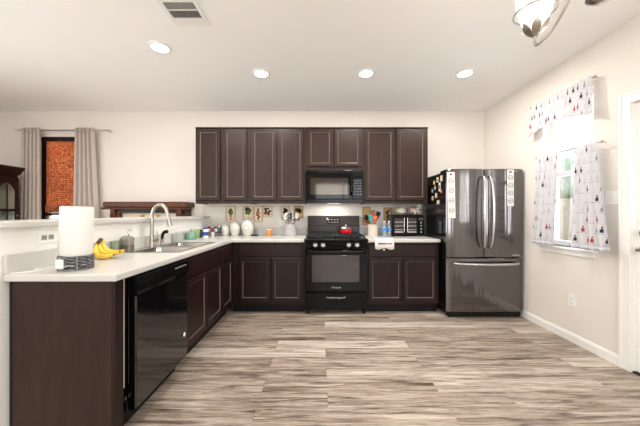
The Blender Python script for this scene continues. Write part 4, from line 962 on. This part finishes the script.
bm = BM(); lathe(bm, (0.775, 3.268, 0.782), [(0, 0), (0.010, 0.002), (0.012, 0.01), (0.006, 0.018), (0, 0.019)], n=12); obj('tassel', bm, M['paper'], t, smooth=True)

# ------------------------------------------------------------------ toaster oven
t = thing('toaster_oven', 'black french-door toaster oven with silver handles on the short worktop', 'toaster oven', (1.19, 3.78, CZ1))
tx0, tx1, tz0, tz1, ty = 0.970, 1.412, CZ1+0.018, CZ1+0.298, 3.665
obj('body', B(tx0, tx1, ty, 3.935, tz0, tz1), M['black'], t, bevel=0.008)
for a, b, hx in ((tx0+0.022, 1.150, 1.132), (1.158, 1.322, 1.176)):
    bm = BM(); fr_ = 0.018; y = ty-0.0005
    cells(bm, [a, a+fr_, b-fr_, b], [tz0+0.018, tz0+0.036, tz1-0.045, tz1-0.022], lambda i, j: not (i == 1 and j == 1), lambda u, v, w_: (u, w_, v), y-0.016, y)
    d = obj('door', bm, M['black'], t, bevel=0.002)
    obj('window', B(a+fr_, b-fr_, y-0.010, y-0.003, tz0+0.036, tz1-0.045), mat('smoked_glass', lin(58, 56, 54), 0.12, metal=0.3), d)
    bm = BM(); tube(bm, [(hx, y-0.016, tz1-0.040), (hx, y-0.040, tz1-0.045), (hx, y-0.040, tz0+0.05), (hx, y-0.016, tz0+0.045)], 0.0075, n=10); obj('handle', bm, M['steel'], d, smooth=True)
    for k in range(3): obj('rack_bar', B(a+fr_, b-fr_, y-0.0118, y-0.0100, tz0+0.072+k*0.052, tz0+0.078+k*0.052), M['steel'], d)
    obj('crumb_tray', B(a+fr_, b-fr_, y-0.0125, y-0.0100, tz0+0.037, tz0+0.052), M['steel'], d)
cp = obj('control_panel', B(1.328, tx1-0.008, ty-0.012, ty-0.0005, tz0+0.018, tz1-0.022), M['blackg'], t, bevel=0.002)
obj('display', B(1.338, 1.394, ty-0.0135, ty-0.012, tz1-0.075, tz1-0.040), M['button_grey'], cp)
for k in range(4): 
    bm = BM(); cyl(bm, (1.366, ty-0.012, tz0+0.045+k*0.042), 0.013, -0.014, ax='y', n=18); obj('knob', bm, M['steel'], cp, smooth=True)
for x in (tx0+0.03, tx1-0.03):
    for y in (ty+0.03, 3.90): bm = BM(); cyl(bm, (x, y, CZ1+0.0003), 0.012, 0.02, n=12); obj('foot', bm, M['blackm'], t)
def floral(name, label, c, sc, cols, seed):
    m = bpy.data.materials.new(name); m.use_nodes = True; nt = m.node_tree; N = nt.nodes; L = nt.links; b = N['Principled BSDF']; b.inputs['Roughness'].default_value = 0.85
    tc = N.new('ShaderNodeTexCoord'); vo = N.new('ShaderNodeTexVoronoi'); vo.inputs['Scale'].default_value = 42; L.new(tc.outputs['Object'], vo.inputs['Vector'])
    sp = N.new('ShaderNodeSeparateColor'); L.new(vo.outputs['Color'], sp.inputs[0]); cr = N.new('ShaderNodeValToRGB'); cr.color_ramp.interpolation = 'CONSTANT'
    E = cr.color_ramp.elements; E[0].color = lin(*cols[0]); E[1].position = 0.35; E[1].color = lin(*cols[1])
    for p, q in ((0.6, cols[2]), (0.85, cols[3])): e = E.new(p); e.color = lin(*q)
    L.new(sp.outputs[0], cr.inputs[0]); L.new(cr.outputs[0], b.inputs['Base Color'])
    bm = BM(); blob(bm, (c[0], c[1], c[2]+0.05), 0.05, 0.45, 4, 3.2, seed, sc)
    for v in bm.verts: v.co.z = max(v.co.z, c[2])
    tag(obj('folded_cloth', bm, m, smooth='all'), label, 'cloth', 'printed cloths on the toaster oven')
floral('green_floral_cloth', 'crumpled cream and pale green floral cloth on the left of the toaster oven', (1.13, 3.78, tz1+0.001), (1.35, 1.5, 0.95), ((226, 222, 196), (188, 196, 130), (240, 238, 228), (150, 156, 110)), 2)
floral('red_floral_cloth', 'crumpled white and red floral cloth on the right of the toaster oven', (1.325, 3.79, tz1+0.001), (1.75, 1.6, 1.0), ((236, 226, 216), (214, 140, 124), (240, 236, 228), (150, 130, 110)), 5)

# ------------------------------------------------------------------ outlets and switches
def plate(name, label, cat, f, grey=False, gang=1, horiz=False, kind='outlet'):
    w_, h_ = (0.07*gang+0.002*(gang > 1)+(0.04 if gang > 1 else 0), 0.115)
    if gang == 2: w_ = 0.115
    if horiz: w_, h_ = h_, w_
    t = thing(name, label, cat, f(0, 0, 0))
    def bx(bm, a, b, c, d, e0, e1, mi=0):
        p, q = f(a, e0, c), f(b, e1, d); box(bm, min(p[0], q[0]), max(p[0], q[0]), min(p[1], q[1]), max(p[1], q[1]), min(p[2], q[2]), max(p[2], q[2]), mi)
    bm = BM(); bx(bm, -w_/2, w_/2, -h_/2, h_/2, 0.0005, 0.006); obj('cover_plate', bm, M['white'], t, bevel=0.002)
    m2 = M['outlet_grey'] if grey else M['white']
    if kind == 'switch':
        for s in ((-0.023, 0.023) if gang == 2 else (0,)):
            bm = BM(); bx(bm, s-0.017, s+0.017, -0.034, 0.034, 0.006, 0.009); obj('rocker', bm, M['trim'], t, bevel=0.001)
    else:
        for s in (-0.021, 0.021):
            bm = BM(); a, b = (s, 0) if horiz else (0, s); bx(bm, a-0.016, a+0.016, b-0.015, b+0.015, 0.006, 0.0085); sk = obj('socket', bm, m2, t, bevel=0.001)
            bm = BM(); bx(bm, a-0.007, a-0.004, b-0.006, b+0.006, 0.0085, 0.0088); obj('slot', bm, M['blackm'], sk)
            bm = BM(); bx(bm, a+0.004, a+0.007, b-0.006, b+0.006, 0.0085, 0.0088); obj('slot', bm, M['blackm'], sk)
plate('wall_outlet', 'white outlet low on the right wall below the window', 'outlet', lambda u, d, v: (XR-d, 2.59+u, 0.395+v))
plate('light_switch', 'white double switch between the window and the back door', 'switch', lambda u, d, v: (XR-d, 2.228+u, 1.362+v), gang=2, kind='switch')
plate('wall_outlet', 'grey-faced outlet set sideways on the half wall behind the paper towels', 'outlet', lambda u, d, v: (-1.66+d, 1.64+u, 1.088+v), grey=True, horiz=True)
plate('wall_outlet', 'white outlet on the back wall left of the range', 'outlet', lambda u, d, v: (-0.56+u, YB-d, 1.115+v))

# small box on the ledge
t = thing('small_box', 'small white box lying on the ledge of the half wall, left of the paper towels', 'box', (-1.70, 1.80, 1.19))
obj('body', B(-1.765, -1.665, 1.77, 1.86, 1.1905, 1.222), M['white'], t, bevel=0.008, seg=3)
obj('button', B(-1.7, -1.69, 1.7685, 1.7705, 1.203, 1.209), M['outlet_grey'], t)

# ------------------------------------------------------------------ curtains
def sheet(P, nu, nv):
    bm = BM(); g = [[bm.verts.new(P(i/nu, k/nv)) for k in range(nv+1)] for i in range(nu+1)]
    for i in range(nu):
        for k in range(nv): bm.faces.new((g[i][k], g[i+1][k], g[i+1][k+1], g[i][k+1]))
    return bm
def lerp(a, b, t): return a+(b-a)*t
# kitchen window: valance and tiers on thin rods
XC = XR-0.055
def rod(name, label, p0, p1, r, m, ends, wallpt, cat='curtain rod'):
    t = thing(name, label, cat, ((p0[0]+p1[0])/2, (p0[1]+p1[1])/2, p0[2]))
    bm = BM(); tube(bm, [p0, p1], r, n=10); obj('pole', bm, m, t, smooth=True)
    for p, d in ((p0, -1), (p1, 1)):
        bm = BM(); v = (Vector(p1)-Vector(p0)).normalized()*d
        if ends == 'ball': blob(bm, Vector(p)+v*0.012, 0.013, 0, 2)
        else:
            q = Vector(p); tube(bm, [q, q+v*0.03+Vector((0, 0, 0.012)), q+v*0.06, q+v*0.03-Vector((0, 0, 0.012)), q], 0.003, n=6, k=3)
        obj('finial', bm, m, t, smooth=True)
        w_ = wallpt(p, d); bm = BM(); tube(bm, [w_[0], w_[1]], r*0.8, n=8); obj('bracket', bm, m, t)
    return t
silver = M['nickel']
rod('curtain_rod', 'upper thin metal rod over the kitchen window carrying the valance', (XC, 2.335, 2.41), (XC, 3.015, 2.41), 0.006, silver, 'ball', lambda p, d: ((XC, p[1]-d*0.01, 2.41), (XR-0.0005, p[1]-d*0.01, 2.41)))
rod('curtain_rod', 'lower thin metal rod across the middle of the kitchen window', (XC, 2.275, 1.835), (XC, 2.935, 1.835), 0.005, silver, 'ball', lambda p, d: ((XC, p[1]-d*0.01, 1.835), (XR-0.0005, p[1]-d*0.01, 1.835)))
def hem(label, name, ya, yb, yc, yd, zt_, zb, waves, amp, seed, scal=0.0, swell=0.0):
    """panel from (ya..yb) at the rod to (yc..yd) at the hem"""
    def P(u, v):
        y = lerp(lerp(ya, yb, u), lerp(yc, yd, u), v**1.2); a = amp*(0.5+0.9*v)
        z = lerp(zt_, zb+scal*math.sin(u*PI), v)
        if v == 0: z += 0.006*math.sin(u*60)
        return (XC-0.009-abs(0.002)-a*(0.5+0.5*math.sin(u*waves*2*PI+seed))-swell*v, y, z)
    t = thing(name, label, 'curtain', (XC, (ya+yb)/2, zt_), 0, 'printed curtains on the kitchen window')
    bm = sheet(P, int(waves*14), 16); obj('cloth', bm, M['motif'], t, smooth='all', solid=0.0015)
    def Q(u, v):
        p = P(u, 1); q = P(u, 0.96); return (p[0]-0.003, p[1], lerp(q[2], p[2], v))
    bm = sheet(Q, int(waves*14), 1); obj('hem_band', bm, col('hem_grey', 196, 196, 206, 0.9), t, smooth='all', solid=0.001)
hem('gathered white printed valance over the top of the kitchen window', 'valance', 2.335, 3.00, 2.315, 3.06, 2.425, 2.085, 7, 0.018, 0.4, scal=0.06)
hem('white printed tier curtain on the far side of the kitchen window, towards the refrigerator', 'tier_curtain', 2.655, 2.92, 2.69, 2.965, 1.845, 0.905, 4, 0.022, 1.0)
hem('white printed tier curtain on the near side of the kitchen window, towards the door', 'tier_curtain', 2.285, 2.475, 2.155, 2.49, 1.845, 0.915, 4, 0.022, 2.2, swell=0.01)

# dining window: rod, two taupe drapes, woven shade
YC = 3.88
rod('curtain_rod', 'long thin silver rod with looped ends over the dining window', (-4.33, YC, 2.425), (-3.06, YC, 2.425), 0.009, silver, 'loop', lambda p, d: ((p[0]-d*0.015, YC, 2.425), (p[0]-d*0.015, YB-0.0005, 2.425)))
def drape(label, xa, xb, xc, xd, seed):
    def P(u, v):
        x = lerp(lerp(xa, xb, u), lerp(xc, xd, u), v**1.3); return (x, YC-0.0+0.030*math.sin(u*5*2*PI+seed)*(0.9+0.2*v), lerp(2.458, 0.03, v))
    t = thing('drape', label, 'curtain', ((xa+xb)/2, YC, 0.03), 0, 'taupe drapes at the dining window')
    bm = sheet(P, 70, 16); obj('cloth', bm, M['curtain'], t, smooth='all', solid=0.002)
    for i in range(5):
        x = lerp(xa, xb, (i+0.5)/5+0.0); bm = BM(); tube(bm, [(x, YC+0.018*math.cos(a), 2.425+0.018*math.sin(a)) for a in [2*PI*k/16 for k in range(17)]], 0.003, n=6); obj('grommet', bm, silver, t)
drape('taupe drape left of the woven shade, beside the china cabinet', -4.29, -4.02, -4.35, -4.02, 0)
drape('taupe drape right of the woven shade, spreading wider at the bottom', -3.53, -3.25, -3.62, -3.10, 1)
t = thing('woven_shade', 'orange-brown woven reed shade lowered over the dining window', 'window shade', (-3.81, YB, 1.24))
bm = BM(); box(bm, W2[0]+0.065, W2[1]-0.015, YB+0.032, YB+0.038, 1.24, 2.30)
for k in range(5): box(bm, W2[0]+0.065, W2[1]-0.015, YB+0.020-0.002*k, YB+0.032-0.002*k, 1.24+0.012*k, 1.29+0.014*k)
obj('shade', bm, M['woven'], t)
obj('headrail', B(W2[0]+0.010, W2[1]-0.010, YB+0.012, YB+0.045, 2.30, 2.355), M['woodd'], t)
obj('side_trim', B(W2[0]+0.004, W2[0]+0.062, YB+0.02, YB+0.05, 0.93, 2.355) , M['woodd'], t)
obj('bottom_bar', B(W2[0]+0.065, W2[1]-0.015, YB+0.014, YB+0.034, 1.195, 1.236), M['woodd'], t)

# blind on the back door
t = thing('door_blind', 'white slatted blind hung over the glass of the back door', 'blind', (XR+0.02, 1.65, 1.06))
bm = BM(); z = 1.09
while z < 1.94: 
    loft(bm, [[(XR+0.008, y, z-0.006), (XR+0.009, y, z-0.0045), (XR+0.024, y, z+0.0085), (XR+0.023, y, z+0.007)] for y in (1.30, 2.005)]); z += 0.021
slm = mat('blind_vinyl', lin(240, 240, 238), 0.5, var=0.01); nt = slm.node_tree; tl = nt.nodes.new('ShaderNodeBsdfTranslucent'); tl.inputs[0].default_value = (0.9, 0.9, 0.9, 1)
ms = nt.nodes.new('ShaderNodeMixShader'); ms.inputs[0].default_value = 0.45; nt.links.new(nt.nodes['Principled BSDF'].outputs[0], ms.inputs[1]); nt.links.new(tl.outputs[0], ms.inputs[2]); nt.links.new(ms.outputs[0], nt.nodes['Material Output'].inputs['Surface'])
obj('slats', bm, slm, t)
obj('headrail', B(XR+0.002, XR+0.028, 1.295, 2.010, 1.95, 1.985), M['white'], t, bevel=0.002)
obj('bottom_rail', B(XR+0.006, XR+0.026, 1.30, 2.005, 1.062, 1.078), M['white'], t, bevel=0.002)

# ------------------------------------------------------------------ china cabinet on the left wall
t = thing('china_cabinet', 'dark wood china cabinet with arched glass doors at the left wall', 'cabinet', (-4.34, 3.05, 0))
cw0, cw1, cxf = 2.30, 3.70, -4.10
bm = BM(); xb = XL+0.03
box(bm, xb, cxf-0.02, cw0, cw1, 0.0, 0.82); box(bm, xb, cxf-0.02, cw0+0.02, cw0+0.045, 0.82, 1.74); box(bm, xb, cxf-0.02, cw1-0.045, cw1-0.02, 0.82, 1.74)
box(bm, xb, cxf-0.02, cw0+0.045, cw1-0.045, 1.715, 1.74); box(bm, xb, xb+0.01, cw0+0.045, cw1-0.045, 0.82, 1.715)
obj('body', bm, M['woodd'], t, bevel=0.003)
obj('back_panel', B(xb+0.0105, xb+0.014, cw0+0.045, cw1-0.045, 0.82, 1.715), col('sage_panel', 206, 210, 190, 0.5), t)  # pale sage colour stands in for reflections in the glass doors
obj('side_lining', B(xb+0.0145, cxf-0.03, cw1-0.050, cw1-0.046, 0.85, 1.26), M['sage_panel'], t); obj('side_lining', B(xb+0.0145, cxf-0.03, cw1-0.050, cw1-0.046, 1.29, 1.70), M['sage_panel'], t)  # added lining in the reflection colour, brightens the far glass door
bm = BM(); loft(bm, [[(xb, cw0-o_, z), (cxf+o_, cw0-o_, z), (cxf+o_, cw1+o_, z), (xb, cw1+o_, z)] for o_, z in ((-0.02, 1.741), (0.0, 1.76), (0.012, 1.80), (0.03, 1.835), (0.03, 1.855))]); obj('cornice', bm, M['woodd'], t)
obj('shelf', B(xb+0.015, cxf-0.05, cw0+0.047, cw1-0.047, 1.27, 1.285), M['woodd'], t); obj('ledge', B(xb, cxf+0.01, cw0-0.01, cw1+0.01, 0.821, 0.845), M['woodd'], t, bevel=0.003)
for k in range(5):
    a = cw0+0.02+k*(cw1-cw0-0.04)/5; b = a+(cw1-cw0-0.04)/5-0.004; ym = (a+b)/2; hw = (b-a)/2-0.035
    bm = BM(); n = 16; arch = [(ym-hw, 0.90)]+[(ym-hw*math.cos(PI*i/n), 1.50+0.13*math.sin(PI*i/n)) for i in range(n+1)]+[(ym+hw, 0.90)]
    outer = [(a, 0.85)]+[(a+(b-a)*(i/n), 1.712) for i in range(n+1)]+[(b, 0.85)]
    A = []
    for ptsx, x in ((outer, cxf-0.018), (outer, cxf), (arch, cxf), (arch, cxf-0.018)): A.append([(x, y, z) for y, z in ptsx])
    loft(bm, A+[A[0]], cap0=False, cap1=False); bmesh.ops.remove_doubles(bm, verts=bm.verts, dist=1e-5)
    d = obj('glass_door', bm, M['woodd'], t)
    obj('pane', B(cxf-0.012, cxf-0.009, ym-hw-0.004, ym+hw+0.004, 0.89, 1.64), M['glass'], d)
    bm = BM(); box(bm, cxf-0.008, cxf-0.001, ym-0.006, ym+0.006, 0.90, 1.62); box(bm, cxf-0.008, cxf-0.001, ym-hw, ym+hw, 1.27, 1.282); obj('glazing_bar', bm, M['woodd'], d)
    bm = BM(); blob(bm, (cxf+0.01, b-0.025, 1.2), 0.011, 0, 2); obj('knob', bm, M['nickel'], d, smooth=True)
    bm = BM(); shaker(bm, 0, b-a, 0, 0.68, 0, bead=0); bmesh.ops.transform(bm, matrix=Matrix.Translation((cxf-0.019, a, 0.09)) @ Matrix.Rotation(PI/2, 4, 'Z'), verts=bm.verts); obj('lower_door', bm, M['woodd'], t)
PL = ['standing white plate in the far bay of the china cabinet, upper shelf', 'standing white plate in the far bay of the china cabinet, lower shelf', 'standing white plate in the middle bay of the china cabinet, upper shelf', 'standing white plate in the middle bay of the china cabinet, lower shelf']
for (y, z), lb in zip(((3.47, 1.2855), (3.47, 0.8455), (3.0, 1.2855), (3.0, 0.8455)), PL):
    bm = BM(); loft(bm, [circ((-4.40+dx, y, z+0.108), r_, 28, 'x') for r_, dx in ((0.05, 0), (0.106, 0.016), (0.107, 0.019), (0.060, 0.008), (0.055, 0.004))]); tag(obj('plate', bm, M['ceramic'], smooth=True), lb, 'plate', 'plates standing in the china cabinet')

# ------------------------------------------------------------------ wooden mantel cabinet on the back wall
t = thing('mantel_cabinet', 'brown wooden mantel with corbels and a cream inset against the back wall', 'mantel', (-2.41, 3.8, 0))
m0, m1 = -2.975, -1.845
bm = BM(); loft(bm, [[(m0-o_, 3.70-o_, z), (m1+o_, 3.70-o_, z), (m1+o_, YB-0.005, z), (m0-o_, YB-0.005, z)] for o_, z in ((-0.012, 1.315), (0.0, 1.325), (0.0, 1.375), (-0.008, 1.39))]); obj('mantel_shelf', bm, M['woodh'], t)
obj('lower_moulding', B(m0-0.06, m1-0.03, 3.735, YB-0.006, 1.285, 1.315), M['woodh'], t, bevel=0.006)
obj('frieze', B(m0+0.04, m1-0.05, 3.775, YB-0.006, 1.235, 1.285), M['woodd'], t)
for a in (m0+0.03, m1-0.175):
    obj('pilaster', B(a, a+0.13, 3.78, YB-0.006, 0.0, 1.234), M['woodh'], t, bevel=0.004)
    bm = BM(); pr = [(3.779, 1.284), (3.740, 1.284), (3.742, 1.24), (3.755, 1.20), (3.772, 1.17), (3.779, 1.12)]
    loft(bm, [[(x, y, z) for y, z in pr] for x in (a+0.035, a+0.095)]); obj('corbel', bm, M['woodh'], t)
obj('inset_panel', B(m0+0.165, m1-0.18, 3.84, YB-0.006, 0.0, 1.234), col('cream_inset', 226, 214, 192, 0.6), t)
for x in (-2.52, -2.30):
    bm = BM(); blob(bm, (x, 3.835, 1.195), 0.022, 0.2, 3, 4, 1, (1.6, 0.4, 0.7)); obj('gold_ornament', bm, col('gilt', 196, 158, 84, 0.35, metal=0.8), t, smooth='all')

# ------------------------------------------------------------------ ceiling fittings
LB = ['round recessed ceiling light nearest the vent, above the peninsula', 'round recessed ceiling light above the left wall cabinets', 'round recessed ceiling light above the microwave, third from the left', 'round recessed ceiling light nearest the right wall']
for (x, y), lb in zip(((-1.445, 2.44), (-0.632, 2.895), (0.493, 2.895), (1.553, 2.895)), LB):
    t = thing('recessed_light', lb, 'ceiling light', (x, y, HC), 0, 'recessed lights in the kitchen ceiling')
    bm = BM(); lathe(bm, (x, y, HC-0.012), [(0.078, 0.0115), (0.092, 0.0115), (0.090, 0.003), (0.072, 0.0), (0.070, 0.004), (0.070, 0.0115)], n=36, cap0=False, cap1=False); obj('trim_ring', bm, M['white'], t, smooth=True)
    bm = BM(); cyl(bm, (x, y, HC-0.008), 0.069, 0.0075, n=32); obj('diffuser', bm, M['lit'], t)
    ld = bpy.data.lights.new('downlight', 'AREA'); ld.shape = 'DISK'; ld.size = 0.13; ld.energy = DOWN; ld.color = (1, 0.96, 0.90)
    lo = bpy.data.objects.new('downlight', ld); COL.objects.link(lo); lo.parent = t; lo.location = (0, 0, -0.014)
LB2 = ['recessed ceiling light behind the camera, first in the living area', 'recessed ceiling light behind the camera, second in the living area', 'recessed ceiling light over the dining side', 'recessed ceiling light behind the chandelier']  # downlights added out of view to light the room from above
for (x, y), lb in zip(((-1.0, 0.2), (1.3, -0.6), (-3.2, 1.6), (0.2, -1.6)), LB2):
    t = thing('recessed_light', lb, 'ceiling light', (x, y, HC), 0, 'recessed lights out of view')
    bm = BM(); lathe(bm, (x, y, HC-0.012), [(0.078, 0.0115), (0.092, 0.0115), (0.090, 0.003), (0.072, 0.0), (0.070, 0.004), (0.070, 0.0115)], n=36, cap0=False, cap1=False); obj('trim_ring', bm, M['white'], t, smooth=True)
    bm = BM(); cyl(bm, (x, y, HC-0.008), 0.069, 0.0075, n=32); obj('diffuser', bm, M['lit'], t)
    ld = bpy.data.lights.new('downlight', 'AREA'); ld.shape = 'DISK'; ld.size = 0.13; ld.energy = DOWN; ld.color = (1, 0.96, 0.90)
    lo = bpy.data.objects.new('downlight', ld); COL.objects.link(lo); lo.parent = t; lo.location = (0, 0, -0.014)
# air vent
t = thing('ceiling_vent', 'white louvred air vent in the ceiling near the left', 'vent', (-1.01, 2.02, HC))
vx0, vx1, vy0, vy1 = -1.150, -0.872, 1.885, 2.155
bm = BM(); z = HC-0.008
cells(bm, [vx0, vx0+0.03, vx1-0.03, vx1], [vy0, vy0+0.03, vy1-0.085, vy1], lambda i, j: not (i == 1 and j == 1), lambda u, v, w_: (u, v, w_), z, HC-0.0005); obj('frame', bm, M['white'], t, bevel=0.002)
obj('backing', B(vx0+0.03, vx1-0.03, vy0+0.03, vy1-0.085, HC-0.0012, HC-0.0006), M['blackm'], t)
obj('divider', B(vx0+0.03, vx1-0.03, 1.982, 1.992, z, HC-0.0015), M['white'], t)
for k in range(14):
    x = vx0+0.038+k*0.0155; bm = BM(); loft(bm, [[(x, y, z+0.0005), (x+0.002, y, z+0.0005), (x+0.007, y, HC-0.0015), (x+0.005, y, HC-0.0015)] for y in (1.991, vy1-0.086)]); obj('louvre', bm, M['outlet_grey'], t)
for k in range(4):
    y = vy0+0.034+k*0.0152; bm = BM(); loft(bm, [[(x, y, z+0.0005), (x, y+0.012, z+0.0005), (x, y+0.0145, HC-0.0015), (x, y+0.005, HC-0.0015)] for x in (vx0+0.031, vx1-0.031)]); obj('louvre', bm, M['outlet_grey'], t)

# chandelier
hx, hy = 1.05, 1.0
t = thing('chandelier', 'brushed nickel three-arm chandelier with frosted glass shades at the top right', 'chandelier', (hx, hy, HC))
bm = BM(); lathe(bm, (hx, hy, HC-0.04), [(0.0, 0), (0.03, 0.002), (0.06, 0.02), (0.065, 0.0395), (0, 0.0395)]); obj('canopy', bm, silver, t, smooth=True)
bm = BM(); tube(bm, [(hx, hy, HC-0.04), (hx, hy, 2.42)], 0.006); lathe(bm, (hx, hy, 2.02), [(0, 0.0), (0.03, 0.004), (0.05, 0.02), (0.046, 0.04), (0.020, 0.06), (0.014, 0.12), (0.026, 0.18), (0.03, 0.22), (0.014, 0.28), (0.01, 0.40), (0, 0.41)])
obj('stem', bm, M['nickel'], t, smooth=True)
for a in (102.4, 222.4, 342.4):
    a = math.radians(a); dx, dy = math.cos(a), math.sin(a); R_ = 0.256
    q = lambda r, z: (hx+dx*r, hy+dy*r, z)
    bm = BM(); tube(bm, [q(0.02, 2.28), q(0.07, 2.22), q(0.12, 2.11), q(0.18, 2.035), q(0.235, 2.008), q(R_, 2.018), q(R_, 2.055)], [0.007]*7, n=10, k=6); ar = obj('arm', bm, M['nickel'], t, smooth=True)
    bm = BM(); P2 = [q(0.05, 2.17), q(0.11, 2.12), q(0.17, 2.16), q(R_, 2.185)]
    sx_, sy_ = -dy, dx
    tube(bm, [(q(R_, 0)[0]+0.082*math.cos(b_), q(R_, 0)[1]+0.082*math.sin(b_), 2.165) for b_ in [2*PI*k/28 for k in range(29)]], 0.004, n=8)
    tube(bm, [q(R_-0.082, 2.165), q(0.10, 2.15)], 0.004, n=8)
    obj('shade_ring', bm, M['nickel'], ar, smooth=True)
    bm = BM(); lathe(bm, q(R_, 2.062), [(0.0, 0), (0.022, 0.002), (0.042, 0.04), (0.060, 0.085), (0.071, 0.135), (0.075, 0.18), (0.072, 0.18), (0.056, 0.085), (0.02, 0.006), (0, 0.006)], n=32)
    obj('glass_shade', bm, mat('frosted_lit_glass', lin(250, 244, 232), 0.5, emit=(1, 0.93, 0.82, 1), es=0.8), ar, smooth=True)
    bm = BM(); c = q(R_, 2.052)
    lathe(bm, c, [(0.0, 0), (0.012, 0.0), (0.018, 0.008), (0.026, 0.012), (0, 0.012)], n=16)
    for k in range(6):
        b_ = 2*PI*k/6; u = Vector((math.cos(b_), math.sin(b_), 0)); s_ = Vector((-math.sin(b_), math.cos(b_), 0)); c_ = Vector(c)
        loft(bm, [[c_+u*r_+s_*w_+Vector((0, 0, z)), c_+u*(r_+0.003)+Vector((0, 0, z)), c_+u*r_-s_*w_+Vector((0, 0, z))] for r_, w_, z in ((0.016, 0.010, 0.008), (0.034, 0.018, 0.022), (0.046, 0.016, 0.040), (0.054, 0.003, 0.058))])
    obj('leaf_cup', bm, M['nickel'], ar, smooth=True)
    pl = bpy.data.lights.new('bulb_light', 'POINT'); pl.energy = 2.5; pl.color = (1, 0.92, 0.8); pl.shadow_soft_size = 0.03
    po = bpy.data.objects.new('bulb_light', pl); COL.objects.link(po); po.parent = t; po.location = Vector(q(R_, 2.26))-t.location
